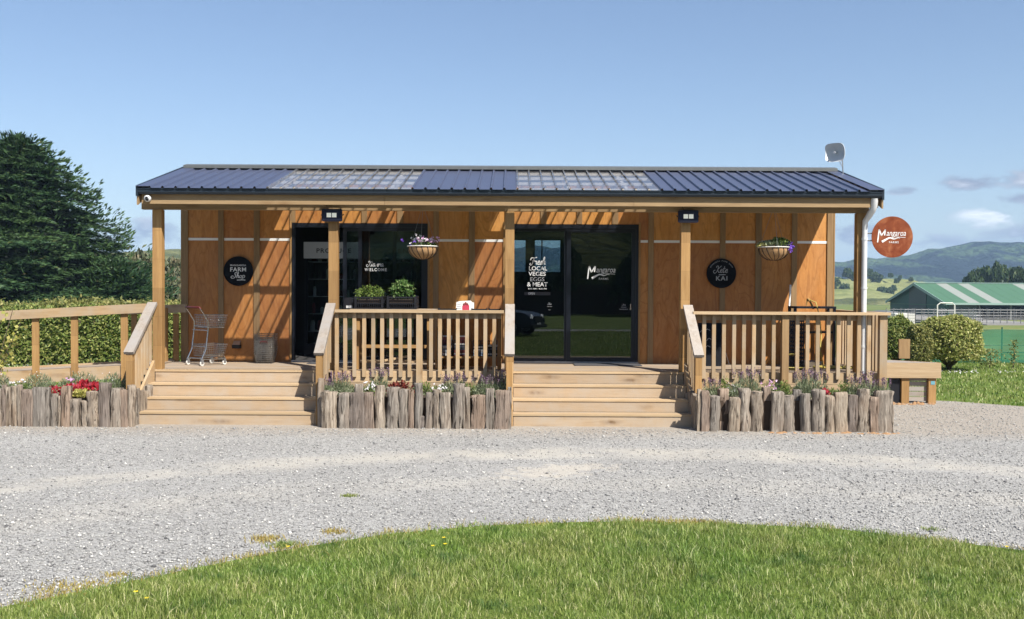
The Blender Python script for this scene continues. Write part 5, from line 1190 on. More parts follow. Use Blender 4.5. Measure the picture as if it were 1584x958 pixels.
for x0, lab in ((-1.10, 'upright maroon magazine at the left end of the low shelf'), (-.84, 'upright maroon magazine above the second rack of the low shelf')):
    q = T('magazine', lab, 'magazine', (x0 + .08, 15.14, .92)); q.box('cover', x0, x0 + .165, 15.14, 15.155, .921, 1.225, 'paper_white'); q.box('cover_picture', x0 + .012, x0 + .15, 15.137, 15.1395, 1.06, 1.205, 'paper_maroon')

# ------------------------------------------------------------------ things on the right part of the deck
bd = T('chalk_board', 'black A-frame chalk board standing folded open against the wall', 'board', (wx(1102, 16.0), 16.0, ZD)); xa, xb = wx(1080, 16.0), wx(1124, 16.0)
m = MB().prism([(15.80, ZD), (15.815, ZD), (16.015, ZD + .70), (16.0, ZD + .70)], xa, xb - .08, 'x'); bd.mb('front_panel', m, 'sign_black')
m = MB().prism([(16.20, ZD), (16.215, ZD), (16.035, ZD + .70), (16.02, ZD + .70)], xa + .08, xb, 'x'); bd.mb('rear_panel', m, 'sign_black')
bd.mb('chain', MB().tube([(xb - .02, 16.1, ZD + .32), (xb + .03, 15.9, ZD + .02)], .004, 4).tube([(xa + .17, 15.93, ZD + .42), (xa + .13, 15.82, ZD + .03)], .004, 4), 'galv')
for dx, h in ((.03, .55), (.05, .40), (.02, .28)): v = MB(); ribbon(v, [(0, 0), (.03, .03), (.07, .01), (.11, .05), (.16, .03)], .008); print_on(bd, 'chalk_writing', (v.v, v.f), xa + dx, 15.80 + .2 / .7 * h + .0 - .006, ZD + h, 'print_grey')
st = T('metal_stand', 'black metal stand with a lower shelf at the right end of the deck', 'table', (wx(1255, 15.9), 15.9, ZD)); xa, xb = wx(1224, 15.9), wx(1288, 15.9); zt = wz(1255, 473, 15.9)
st.box('top', xa, xb, 15.72, 16.1, zt - .045, zt - .01, 'black_alu')
for x in (xa, xb - .04):
    for y_ in (15.73, 16.05): st.box('leg', x, x + .04, y_, y_ + .04, ZD, zt - .046, 'black_alu')
st.box('shelf', xa + .045, xb - .045, 15.74, 16.08, wz(1255, 515, 15.9), wz(1255, 512, 15.9), 'black_alu')
m = MB().tube([(-.55 + 5.35, 16.24, 1.95)], .01) if False else None
po = T('broom', 'white handled broom leaning against the right wall', 'broom', (wx(1216, 16.0), 16.0, ZD)); p0 = at(1216, 560, 16.0); p1 = at(1223, 441, 16.22)
po.mb('handle', MB().tube([(p0.x, 15.95, ZD + .18), (p1.x, 16.24, p1.z)], .016, 8), 'white_paint'); po.mb('bristles', MB().prism([(p0.x - .10, ZD + .01), (p0.x + .08, ZD + .01), (p0.x + .05, ZD + .2), (p0.x - .05, ZD + .2)], 15.91, 15.97, 'y'), 'black_plastic')
pc = T('perforated_crate', 'black perforated crate tower between the stand and the broom', 'crate', (wx(1226, 15.7), 15.7, ZD))
x0 = wx(1219, 15.7); m = MB()
for j in range(13):
    z = ZD + .01 + .066 * j; m.box(x0, x0 + .24, 15.60, 15.615, z, z + .030); m.box(x0 + .0, x0 + .015, 15.616, 15.85, z, z + .03); m.box(x0 + .225, x0 + .24, 15.616, 15.85, z, z + .03)
for i in range(7): m.box(x0 + .037 * i, x0 + .037 * i + .016, 15.602, 15.613, ZD, ZD + .87)
pc.mb('lattice', m, 'black_plastic')
# hose: coil on the deck, up over the stand
def coil(c, r, n, seed, h=.012):
    rr = random.Random(seed); pts = []; N_ = int(n * 16)
    for i in range(N_): a = 2 * PI * i / 16; rad = r * (1 + .22 * math.sin(a * .37 + seed) + rr.uniform(-.03, .03)); pts.append((c[0] + rad * 1.35 * math.cos(a), c[1] + rad * .55 * math.sin(a), c[2] + h + .012 * abs(math.sin(a * .7 + seed))))
    return pts
hs = T('garden_hose', 'yellow garden hose coiled on the deck and looped over the metal stand', 'hose', (4.9, 15.6, ZD)); m = MB()
m.tube(coil((wx(1228, 15.2), 15.2, ZD), .12, 2.6, 2), .013, 6); m.tube(coil((wx(1290, 15.5), 15.5, ZD), .20, 5, 5), .013, 6)
q = [at(1269, 545, 15.3), at(1271, 520, 15.55), at(1268, 490, 15.65), at(1262, 468, 15.7), at(1250, 463, 15.8)]; q = [tuple(v) for v in q]
cr3 = [tuple(v) for v in catmull([np.array(v) for v in q], 6)] if False else q
m.tube(q, .009, 6); m.tube([at(1270, 545, 15.3), (wx(1275, 15.35), 15.35, ZD + .02), (wx(1290, 15.5), 15.5, ZD + .03)], .013, 6)
ring = [(wx(1228, 15.0) + .13 * math.cos(a), 15.02 + .05 * math.sin(a * .5), ZD + .13 + .12 * math.sin(a)) for a in np.linspace(.8, 5.2, 18)]; m.tube(ring, .014, 6); hs.mb('hose', m, 'hose_yellow', sm=60)
tl = T('spray_gun', 'orange hose spray gun resting on top of the metal stand', 'tool', tuple(at(1252, 472, 15.8))); a_ = at(1250, 470, 15.8)
tl.mb('barrel', MB().tube([at(1259, 478, 15.75), at(1254, 468, 15.78), at(1249, 462, 15.8)], [.02, .018, .024], 8), 'tool_orange', sm=50); tl.mb('trigger', MB().bar(at(1249, 462, 15.8), at(1247.5, 473, 15.8), .02, .02), 'tool_orange')
bn = T('steel_basin', 'low dark basin on the deck under the metal stand', 'basin', (wx(1255, 15.85), 15.85, ZD)); bn.mb('bowl', MB().lathe([(.0, .01), (.13, .01), (.19, .09), (.205, .09), (.14, .0), (0, 0)], (wx(1255, 15.85), 15.85, ZD), 20), 'steel', sm=50)

# ------------------------------------------------------------------ plants of the log beds
def plant(px, ptop, pw, kind, lab, Y=None, zb=.42, seed=0):
    Y = Y or 13.95; x = wx(px, Y); zt = wz(px, ptop, Y); w = pw * Y / F_PX * 1.12; h = max(zt - zb, .08)
    p = T('lavender_plant' if kind == 'lav' else {'grey': 'grey_shrub', 'green': 'leafy_plant', 'red': 'red_nasturtium', 'dark': 'red_lettuce', 'white': 'daisy_plant', 'pink': 'pink_flower_plant', 'yel': 'yellow_lettuce'}[kind], lab, 'plant', (x, Y, zb - .01))
    org = -Vector((x, Y, zb - .01))
    def add(nm, me): o = p.raw(nm, me, (0, 0, 0), kind='stuff'); o.location = org
    n = int(420 * (w / .3) ** 1.2) + 90
    if kind in ('lav', 'grey'):
        a = RNG.uniform(0, 2 * PI, n); rad = np.sqrt(RNG.uniform(0, 1, n)) * w * .5; hh = h * (.74 if kind == 'lav' else .9) * (1 - (rad / (w * .5)) ** 2 * .5) * RNG.uniform(.25, 1, n)
        P = np.stack([x + rad * np.cos(a), Y + rad * .6 * np.sin(a), zb + hh], 1); D = np.stack([np.cos(a) * .35, np.sin(a) * .35, np.ones(n)], 1) + RNG.normal(0, .25, (n, 3)); add('foliage', leafmesh('foliage', P, D, rdir(n), RNG.uniform(.035, .075, n), RNG.uniform(.006, .013, n), 'lavender_leaf'))
        if kind == 'lav':
            k = int(22 * w / .3) + 6; a = RNG.uniform(0, 2 * PI, k); rad = np.sqrt(RNG.uniform(0, 1, k)) * w * .5; st = MB(); C = []; 
            for i in range(k):
                bx, by = x + rad[i] * math.cos(a[i]) * .6, Y + rad[i] * .4 * math.sin(a[i]); tx, ty, tz = x + rad[i] * math.cos(a[i]), Y + rad[i] * .6 * math.sin(a[i]), zb + h * RNG.uniform(.8, 1.06); st.tube([(bx, by, zb), (tx, ty, tz)], .0022, 3)
                for j in range(9): C.append((tx + RNG.normal(0, .006), ty + RNG.normal(0, .006), tz - .045 + .010 * j))
            p.mb('stems', st, 'lavender_leaf'); C = np.array(C); add('flowers', leafmesh('flowers', C, rdir(len(C)) + np.array([[0, 0, .6]]), rdir(len(C)), .022, .014, 'purple_flower'))
        else:
            k = 26; C = np.stack([x + RNG.normal(0, w * .25, k), Y - .05 + RNG.normal(0, w * .1, k), zb + h * RNG.uniform(.3, .95, k)], 1); add('flowers', leafmesh('flowers', C, rdir(k), rdir(k), .016, .014, 'white_flower'))
    else:
        mt = {'green': 'bright_leaf', 'red': 'red_leaf', 'dark': 'dark_red_leaf', 'white': 'bright_leaf', 'pink': 'bright_leaf', 'yel': 'yellow_leaf'}[kind]; L_ = {'green': .04, 'red': .075, 'dark': .055, 'white': .035, 'pink': .03, 'yel': .075}[kind]
        n = int(n * (.45 if kind in ('red', 'yel', 'dark') else .9)); d = rdir(n); d[:, 2] = np.abs(d[:, 2]); P = np.array([[x, Y, zb]]) + d * RNG.uniform(.45, 1, (n, 1)) * np.array([[w * .5, w * .32, h]]); add('foliage', leafmesh('foliage', P, d + rdir(n) * .6 + np.array([[0, 0, .5]]), rdir(n) * .7 + np.array([[0, -.6, .5]]), RNG.uniform(.7, 1.2, n) * L_, RNG.uniform(.4, .8, n) * L_ * (.9 if L_ > .05 else .5), mt))
        if kind in ('white', 'pink'):
            k = 12; cen = np.stack([x + RNG.normal(0, w * .22, k), Y - w * .1 + RNG.normal(0, w * .1, k), zb + h * RNG.uniform(.5, 1.05, k)], 1); kk = np.repeat(cen, 5, 0); d = rdir(5 * k); add('flowers', leafmesh('flowers', kk + d * .012, d, np.tile([[0, -1., .4]], (5 * k, 1)), .026, .018, kind + '_flower'))
PL = [(524, 580, 46, 'lav', 'lavender at the left end of the middle bed, behind the thick round log', 13.95), (506, 590, 16, 'lav', 'small lavender at the very left corner of the middle bed', 13.75), (572, 592, 18, 'white', 'small white daisy plant near the left end of the middle bed', 13.75), (587, 574, 30, 'lav', 'tall thin lavender rising behind the cracked tall log of the middle bed', 14.1), (620, 588, 42, 'dark', 'dark red leafy plant in the middle of the middle bed', 13.95), (655, 588, 30, 'green', 'green leafy plant with hints of red, right of the centre of the middle bed', 14.0), (676, 596, 22, 'white', 'low daisy plant with white flowers in the middle bed', 13.8), (694, 584, 26, 'lav', 'lavender with purple heads left of the twisted tall log', 14.1), (712, 580, 20, 'lav', 'upright lavender with purple heads directly behind the twisted tall log', 14.15), (726, 590, 22, 'green', 'small green plant right of the twisted tall log', 13.9), (757, 584, 54, 'lav', 'broad grey lavender at the right end of the middle bed', 13.95), (778, 574, 18, 'lav', 'tall single lavender in the right corner of the middle bed', 14.2),
      (1104, 590, 26, 'lav', 'lavender at the left end of the right bed', 13.9), (1122, 580, 20, 'green', 'narrow green plant second from the left in the right bed', 14.05), (1137, 590, 26, 'grey', 'grey leaved plant with pale flowers third in the right bed', 13.9), (1156, 574, 42, 'lav', 'big lavender behind the widest cracked log of the right bed', 14.05), (1192, 588, 34, 'pink', 'plant with pale pink flowers left of the bright green bush', 13.95), (1215, 587, 27, 'green', 'compact bright green bush in the middle of the right bed', 13.75), (1244, 580, 26, 'lav', 'purple headed lavender just right of the bright green bush', 14.15), (1256, 576, 50, 'lav', 'largest grey lavender of the right bed', 13.95), (1290, 600, 24, 'green', 'low green plant right of the largest lavender', 13.8), (1308, 588, 26, 'green', 'leafy green plant near the right end of the bed', 14.0), (1325, 586, 26, 'lav', 'small lavender second from the right end of the bed', 13.95), (1342, 578, 20, 'lav', 'upright lavender with dark heads near the downpipe foot', 14.2), (1361, 590, 38, 'lav', 'purple lavender at the right end of the right bed', 13.95), (1278, 601, 12, 'red', 'tiny red flowering plant right of the largest lavender', 13.7),
      (58, 573, 46, 'grey', 'round grey shrub with small white flowers at the left of the far left bed', 13.95), (30, 588, 34, 'white', 'pale daisy plant at the left edge of the photo', 13.8), (5, 576, 24, 'grey', 'grey shrub cut by the left edge of the photo', 14.0), (85, 598, 32, 'red', 'red nasturtium left of the tall narrow sleeper', 13.75), (124, 571, 58, 'grey', 'broadest grey shrub of the far left bed', 14.05), (112, 594, 34, 'red', 'red nasturtium in front of the broadest grey shrub', 13.72), (125, 603, 26, 'yel', 'yellow green lettuce spilling over the low logs', 13.6), (132, 588, 34, 'red', 'large red nasturtium rising right of the yellow lettuce', 13.85), (145, 590, 20, 'red', 'red nasturtium at the right end of the red group', 13.85), (110, 586, 14, 'pink', 'small mauve flowering plant over the red leaves', 13.85), (176, 573, 38, 'grey', 'grey shrub at the right end of the far left bed beside the steps', 14.0)]
for i, (px, pt, pw, kd, lab, Y) in enumerate(PL): plant(px, pt, pw, kd, lab, Y)
for a, b, lab in ((-2.6, -.15, 'low green ground cover filling the middle log bed'), (2.75, 5.2, 'low green ground cover filling the right log bed'), (-7.4, -5.5, 'low green ground cover filling the far left log bed')):
    n = 2600; P = np.stack([RNG.uniform(a, b, n), RNG.uniform(13.6, 14.4, n), .42 + RNG.uniform(0, .10, n)], 1); stuff('ground_cover', leafmesh('ground_cover', P, rdir(n) + np.array([[0, 0, .8]]), rdir(n), RNG.uniform(.02, .05, n), RNG.uniform(.006, .016, n), 'lavender_leaf'), lab, 'ground cover')
# ------------------------------------------------------------------ hedges and shrubs
def hedge(name, lab, x0, x1, y0, y1, h, mat, n, L_, cat='hedge', zb=0.0, bump=.12):
    t_ = T(name, lab, cat, ((x0 + x1) / 2, (y0 + y1) / 2, zb)); org = -Vector(((x0 + x1) / 2, (y0 + y1) / 2, zb))
    k = int(n * .72); u = RNG.uniform(x0, x1, k); w = RNG.uniform(0, 1, k) ** .85 * h; P1 = np.stack([u, np.full(k, y0), w], 1)
    top = n - k; P2 = np.stack([RNG.uniform(x0, x1, top), RNG.uniform(y0, y1, top), np.full(top, h)], 1); P = np.concatenate([P1, P2]); nn = np.concatenate([np.tile([[0, -1., .2]], (k, 1)), np.tile([[0, -.2, 1.]], (top, 1))])
    b = vnoise(P[:, [0, 2]], 3.2, 8) * bump + vnoise(P[:, [0, 1]], 1.3, 9) * bump; sh_ = (RNG.uniform(size=n) < .06) * RNG.uniform(0, .16, n); P = P + nn * (b[:, None] + sh_[:, None] + RNG.normal(0, .045, (n, 1))); P[:, 2] += zb; P[:, 2] = np.maximum(P[:, 2], zb + .02)
    o = t_.raw('foliage', leafmesh('foliage', P, rdir(n) + nn * .4, nn + rdir(n) * .8, RNG.uniform(.6, 1.3, n) * L_, RNG.uniform(.5, .9, n) * L_ * .6, mat), (0, 0, 0)); o.location = org
    t_.box('twigs', x0 + .1, x1 - .1, y0 + .16, y1 - .1, zb + .05, zb + h - .16, 'bark')
hedge('hedge', 'bright green clipped hedge behind the ramp on the left', -20, -7.75, 24.0, 25.4, 1.32, 'hedge_leaf', 42000, .10)
hedge('hedge', 'olive topped rough hedge farther back on the left', -30, -9.0, 33.0, 35.0, 1.50, 'hedge_olive', 26000, .17, zb=-.1)
def shrub(name, lab, px0, px1, ptop, Y, mat, n, L_, zb=0.0, cat='shrub', depth=1.0):
    x0, x1 = wx(px0, Y), wx(px1, Y); cx, rx = (x0 + x1) / 2, (x1 - x0) / 2; h = wz((px0 + px1) / 2, ptop, Y) - zb; t_ = T(name, lab, cat, (cx, Y, zb)); org = -Vector((cx, Y, zb))
    d = rdir(n); d[:, 2] = np.where(d[:, 2] < -.5, -d[:, 2], d[:, 2]); b = 1 + .12 * vnoise(d[:, [0, 2]] * 3, 1.8, int(px0)) + RNG.normal(0, .05, n); sq = np.abs(d) ** .7 * np.sign(d); sq = sq / np.max(np.abs(sq), axis=1, keepdims=True) * .28 + d * .72
    P = np.array([[cx, Y, zb + h * .52]]) + sq * b[:, None] * np.array([[rx, rx * depth, h * .52]]); P[:, 2] = np.maximum(P[:, 2], zb + .03)
    o = t_.raw('foliage', leafmesh('foliage', P, rdir(n) + d * .5, d + rdir(n) * .8, RNG.uniform(.6, 1.3, n) * L_, RNG.uniform(.5, .9, n) * L_ * .6, mat), (0, 0, 0)); o.location = org
    m = MB()
    for k in range(9):
        a = 2 * PI * k / 9; m.tube([(cx, Y, zb), (cx + rx * .4 * math.cos(a), Y + rx * .4 * math.sin(a), zb + h * .45), (cx + rx * .7 * math.cos(a), Y + rx * .7 * math.sin(a), zb + h * .8)], [.03, .02, .008], 5)
    t_.mb('stems', m, 'bark'); m = MB().lathe([(rx * .15, .12), (rx * .6, h * .34), (rx * .62, h * .62), (rx * .3, h * .8), (0, h * .84)], (cx, Y, zb), 12); t_.mb('inner_twigs', m, 'mid_tree' if False else 'bark', sm=60)
shrub('clipped_shrub', 'round golden green shrub behind the side landing', 1428, 1511, 495, 24.2, 'shrub_gold', 15000, .085)
shrub('clipped_shrub', 'lower looser green shrub between the railing and the golden shrub', 1362, 1412, 496, 25.0, 'hedge_leaf', 7000, .085)
shrub('clipped_shrub', 'small green shrub seen between the railing and the golden shrub, lower edge', 1404, 1440, 508, 23.6, 'hedge_olive', 5000, .085)
# dark planter pot seen past the wall corner
shrub('garden_bush', 'green bush beyond the ramp seen left of the wall corner', 250, 300, 484, 22.0, 'hedge_leaf', 6000, .09)

# ------------------------------------------------------------------ shade cloth fence, saplings
fz = T('shade_cloth_fence', 'low green shade cloth fence on thin posts behind the right lawn', 'fence', (14, 26.5, 0))
fy0 = 26.6
m = MB(); n_ = 40; xs = np.linspace(wx(1384, fy0), 26, n_ + 1)
def fzz(x): return .02 * math.sin(x * 3.1)
for i in range(n_): m.add([(xs[i], fy0 + fzz(xs[i]), .03), (xs[i + 1], fy0 + fzz(xs[i + 1]), .03), (xs[i + 1], fy0 + fzz(xs[i + 1]), .92 + .02 * math.sin(xs[i + 1] * 2)), (xs[i], fy0 + fzz(xs[i]), .92 + .02 * math.sin(xs[i] * 2))], [(0, 1, 2, 3)])
fz.mb('netting', m, 'shade_cloth')
for x in (wx(1392, fy0), wx(1426, fy0), wx(1510, fy0), wx(1552, fy0), wx(1600, fy0), 17.2, 19.2, 21.2, 23.2, 25.2): fz.mb('post', MB().tube([(x, fy0 + .05, 0), (x, fy0 + .05, 1.0)], .018, 6), 'shed_green')
fz.mb('wire', MB().tube([(xs[0], fy0, .50), (26, fy0, .50)], .006, 4).tube([(xs[0], fy0, .93), (26, fy0, .93)], .006, 4).tube([(xs[0], fy0, .08), (26, fy0, .08)], .012, 4), 'shed_roof_green')
def sapling(px, ptop, Y, lab, n, w):
    x = wx(px, Y); h = wz(px, ptop, Y); t_ = T('sapling', lab, 'sapling', (x, Y, 0)); t_.mb('stem', MB().tube([(x, Y, 0), (x + .02, Y, h * .5), (x, Y, h)], [.014, .01, .004], 5), 'bark')
    P = np.stack([x + RNG.normal(0, w, n), Y + RNG.normal(0, w, n), RNG.uniform(.15, 1.0, n) * h], 1); o = t_.raw('foliage', leafmesh('foliage', P, rdir(n) + np.array([[0, 0, .5]]), rdir(n), .07, .03, 'hedge_olive'), (0, 0, 0)); o.location = -Vector((x, Y, 0))
sapling(1532, 540, 24.8, 'bushy young sapling in front of the shade cloth', 340, .13); sapling(1569, 526, 24.8, 'slender young sapling right of the bushy one', 160, .05); sapling(1600, 536, 24.6, 'young sapling beyond the right edge of the photo', 160, .07)
# daisies in the left lawn, white specks of the right lawn
n = 500; P = np.concatenate([np.stack([RNG.uniform(-15, -8.4, n), RNG.uniform(17.5, 23.8, n), np.full(n, .075)], 1), np.stack([RNG.uniform(9, 12.5, 60), RNG.uniform(22.6, 23.4, 60), np.full(60, .07)], 1)]); stuff('lawn_daisies', leafmesh('lawn_daisies', P, rdir(len(P)) * np.array([[1, 1, .1]]), np.tile([[0, -.3, 1.]], (len(P), 1)), .05, .045, 'white_flower'), 'scattered white daisies in the side lawns', 'flowers')
# yellow green vine leaves hanging in at the upper left of the ramp
vn = T('vine_leaves', 'yellow green vine shoots reaching over the ramp rail at the left edge', 'plant', (wx(10, 13.9), 13.9, .4)); P = []; st = MB()
for (pa, pb) in (((-30, 640), (20, 478)), ((-20, 600), (32, 500)), ((-25, 620), (14, 545)), ((-40, 600), (-5, 470))):
    a = at(*pa, 14.2); b = at(*pb, 14.3); st.tube([a, (a + b) / 2 + Vector((.03, 0, .05)), b], .005, 4)
    for k in range(34): t_ = RNG.uniform(.25, 1); q = a.lerp(b, t_); P.append((q.x + RNG.normal(0, .055), q.y + RNG.normal(0, .05), q.z + RNG.normal(0, .05)))
P = np.array(P); o = vn.raw('foliage', leafmesh('foliage', P, rdir(len(P)), rdir(len(P)) + np.array([[0, -.8, .4]]), .075, .06, 'yellow_leaf'), (0, 0, 0)); o.location = -Vector((wx(10, 13.9), 13.9, .4)); vn.mb('stems', st, 'bark')

# ------------------------------------------------------------------ trees
def trunk(t_, x, y, z0, h, r, mat='bark', nb=0, spread=1.0):
    m = MB().tube([(x, y, z0), (x + .02 * h, y, z0 + h * .4), (x, y, z0 + h)], [r, r * .7, r * .15], 8); t_.mb('trunk', m, mat, sm=60)
    if nb:
        m = MB()
        for k in range(nb):
            a = k * 2.4; zz = z0 + h * (.15 + .7 * k / nb); rr = spread * (1 - k / nb) ** .8 + .3; m.tube([(x, y, zz), (x + rr * .6 * math.cos(a), y + rr * .6 * math.sin(a), zz + rr * .12), (x + rr * math.cos(a), y + rr * math.sin(a), zz + rr * .3)], [r * .28, r * .16, r * .04], 5)
        t_.mb('limbs', m, mat, sm=60)
def macrocarpa(lab, x, y, z0, h, R, npl, nl, seed, prof=.85):
    """conifer of flat shelves of foliage set round a shaded core, tips turned up"""
    t_ = T('macrocarpa_tree', lab, 'tree', (x, y, z0)); rg = np.random.default_rng(seed); C = []; D = []; N = []; Ls = []; br = MB()
    trunk(t_, x, y, z0, h * .93, .55)
    def Rf(f): return R * (1 - f) ** prof + .25
    for layer, (n_, q0, q1, wmul) in enumerate(((npl, .80, 1.03, 1.0), (npl // 2, .45, .75, 1.25))):
        for b in range(n_):
            f = ((b + rg.uniform(0, 1)) / n_) ** 1.25; a = b * 2.39996 + rg.normal(0, .25); Rz = Rf(f) * rg.uniform(q0, q1); ca, sa = math.cos(a), math.sin(a); zc = h * (.02 + .95 * f) + rg.normal(0, .12)
            L1 = (.55 + .10 * Rz) * rg.uniform(.8, 1.5) * wmul; L2 = (.75 + .15 * Rz) * rg.uniform(.7, 1.3) * wmul; kk = int(nl * (.35 + .65 * L1 * L2 / (1.4 * 1.7)))
            rr = np.sqrt(rg.uniform(0, 1, kk)); th = rg.uniform(0, 2 * PI, kk); u = rr * np.cos(th) * L1; v = rr * np.sin(th) * L2; lobes = 1 + .25 * np.sin(th * 5 + b); u, v = u * lobes, v * lobes
            zz = -.22 * (v / L2) ** 2 * L2 - .30 * u + .42 * np.maximum(u / L1 - .45, 0) * L1 + rg.normal(0, .045, kk)
            C.append(np.stack([x + (Rz + u) * ca - v * sa, y + (Rz + u) * sa + v * ca, z0 + zc + zz], 1)); fan = v / L2 * .7
            az_ = a + fan + rg.normal(0, .95, kk); D.append(np.stack([np.cos(az_), np.sin(az_), -.10 + .55 * np.clip(u / L1 - .3, 0, 1)], 1) + rg.normal(0, .10, (kk, 3))); N.append(np.array([[.42 * ca, .42 * sa, 1.]]) + rg.normal(0, .26, (kk, 3))); Ls.append(rg.uniform(.16, .42, kk))
            if layer == 0 and b % 3 == 0: br.tube([(x, y, z0 + zc - .1 * Rz), (x + Rz * .6 * ca, y + Rz * .6 * sa, z0 + zc - .12), (x + Rz * ca, y + Rz * sa, z0 + zc - .03)], [.10, .06, .02], 4)
            # a few tips standing up at the rim of the shelf
            k2 = 10; th = rg.uniform(-1.1, 1.1, k2); u = np.cos(th) * L1 * 1.05; v = np.sin(th) * L2 * 1.05; C.append(np.stack([x + (Rz + u) * ca - v * sa, y + (Rz + u) * sa + v * ca, z0 + zc + .32 * L1 + rg.uniform(-.05, .22, k2)], 1)); D.append(np.stack([ca - .4 * np.sign(v) * sa, sa + .4 * np.sign(v) * ca, np.full(k2, .9)], 1) + rg.normal(0, .25, (k2, 3))); N.append(rdir(k2)); Ls.append(rg.uniform(.25, .50, k2))
    kk = 500; f = rg.uniform(.86, 1.0, kk); Rz = Rf(f) * rg.uniform(.1, 1.0, kk); a = rg.uniform(0, 2 * PI, kk); C.append(np.stack([x + Rz * np.cos(a), y + Rz * np.sin(a), z0 + h * f * .99 + rg.uniform(-.2, .3, kk)], 1)); D.append(np.stack([np.cos(a) * .5, np.sin(a) * .5, np.ones(kk)], 1) + rg.normal(0, .25, (kk, 3))); N.append(rdir(kk)); Ls.append(rg.uniform(.2, .5, kk))
    C, D, N, Ls = map(np.concatenate, (C, D, N, Ls)); o = t_.raw('crown', leafmesh('crown', C, D, N, Ls, Ls * .29, 'macrocarpa'), (0, 0, 0)); o.location = -Vector((x, y, z0)); t_.mb('limbs', br, 'bark_shade')
    m = MB().lathe([(Rf(0) * .62, h * .03), (Rf(.3) * .66, h * .3), (Rf(.6) * .62, h * .6), (Rf(.85) * .55, h * .85), (0, h * .93)], (x, y, z0), 16); t_.mb('inner_shade_core', m, 'bark_shade', sm=60)  # dark solid added for the shaded inside of the crown
    return t_
macrocarpa('huge dark macrocarpa with layered branches on the left', wx(28, 60), 60, -.6, 12.0, 9.2, 330, 480, 1, .74)
macrocarpa('second dark macrocarpa cut by the left edge of the photo', wx(-190, 66), 66, -.7, 12.6, 9.0, 240, 250, 2, .8)
macrocarpa('lower dark conifer at the right foot of the huge macrocarpa', wx(178, 57), 57, -.5, 3.9, 2.3, 100, 200, 3, .6)
def crownmesh(n, R, H, mat, L_, seed, clumps=14, thick=.28):
    rg = np.random.default_rng(seed); C = []; Nn = []
    for k in range(clumps):
        d = unit(rg.normal(size=(1, 3)))[0]; c = d * rg.uniform(.35, .75) * np.array([R, R, H * .5]); r = R * rg.uniform(thick, thick * 1.8); dd = unit(rg.normal(size=(n // clumps, 3))); dd[:, 2] = np.where(dd[:, 2] < -.4, -dd[:, 2], dd[:, 2]); C.append(c + dd * r * rg.uniform(.7, 1.05, (len(dd), 1)) * np.array([[1, 1, .75]])); Nn.append(dd)
    C, Nn = np.concatenate(C), np.concatenate(Nn); return leafmesh('crown', C, unit(rg.normal(size=C.shape)) + Nn * .5, Nn + rg.normal(size=C.shape) * .6, rg.uniform(.6, 1.3, len(C)) * L_, rg.uniform(.4, .8, len(C)) * L_, mat)
CM = {}
def tree(lab, x, y, z0, h, R, mat, key, n=2600, L_=.3, name='broadleaf_tree', group=None, rz=0.0, low=.12, trunkr=None):
    k = (key, mat)
    if k not in CM: CM[k] = crownmesh(n, 1.0, 1.0, mat, L_, sum(ord(ch) for ch in key) * 7)
    t_ = T(name, lab, 'tree', (x, y, z0), group=group); trunk(t_, x, y, z0, h * .8, trunkr or h * .03, nb=6, spread=R * .7)
    o = t_.raw('crown', CM[k], (x, y, z0 + h * (low + (1 - low) * .5))); o.scale = (R, R, h * (1 - low) * .92); o.rotation_euler = (0, 0, rz); return t_
# olive gum trees between the macrocarpa and the shop
for i, (px, Y, pt, R, lab) in enumerate([(206, 62, 396, 1.9, 'grey green gum tree just right of the dark macrocarpas'), (228, 64, 392, 1.8, 'olive gum tree half hidden by the left verandah post'), (262, 70, 402, 2.4, 'feathery grey gum tree seen between post and wall'), (283, 68, 412, 1.9, 'olive gum tree touching the left wall edge'), (200, 64, 430, 2.0, 'low green tree at the foot of the gums'), (300, 90, 425, 3, 'gum tree hidden mostly behind the shop wall')]):
    zb = float(zland(0, Y)); tree(lab, wx(px, Y), Y, zb, wz(px, pt, Y) - zb, R, 'olive_tree', 'gum%d' % (i % 3), 3800, .16, 'gum_tree', rz=i * 1.3)

# ------------------------------------------------------------------ hills
def fbm(X, Y, sc, seed, octv=4):
    r = np.random.default_rng(seed); out = np.zeros_like(X, float); amp = 1.0; tot_ = 0
    for o_ in range(octv):
        for k in range(4):
            d = r.uniform(0, 2 * PI); f = sc * 2 ** o_ * r.uniform(.7, 1.3); out += amp * np.sin((X * math.cos(d) + Y * math.sin(d)) * f + r.uniform(0, 6.28)) * .5
        tot_ += amp; amp *= .5
    return out / tot_
def hillrange(name, Yc, depth, prof, mat, dx, ny, rough, rsc, seed, base=-4.5, x0=None, x1=None, front=.45):
    """ridge along X at distance Yc; prof = (photo px, photo py) of the skyline"""
    pr = sorted((wx(a, Yc), wz(a, b, Yc)) for a, b in prof); px_, pz_ = zip(*pr); xa = x0 if x0 is not None else px_[0]; xb = x1 if x1 is not None else px_[-1]; xs = np.arange(xa, xb + dx, dx); ys = np.concatenate([np.linspace(Yc - depth * front, Yc, ny), np.linspace(Yc, Yc + depth * (1 - front), max(4, ny // 3))[1:]])
    def zf(X, Y):
        top = np.interp(X, px_, pz_); s_ = np.where(Y <= Yc, (Y - (Yc - depth * front)) / (depth * front), 1 - (Y - Yc) / (depth * (1 - front))); s_ = np.clip(s_, 0, 1); sh = s_ ** 1.15 * (1.9 - .9 * s_); r_ = fbm(X, Y, rsc, seed) * rough * s_ * (1.15 - s_) * 2.2 + fbm(X, Y, rsc * 14, seed + 1, 3) * rough * .17 * s_
        edge = np.clip((X - xa) / (8 * dx), 0, 1) * np.clip((xb - X) / (8 * dx), 0, 1); return base + (top - base) * sh * (.25 + .75 * edge) + r_
    return sheet(name, xs, ys, zf, mat)
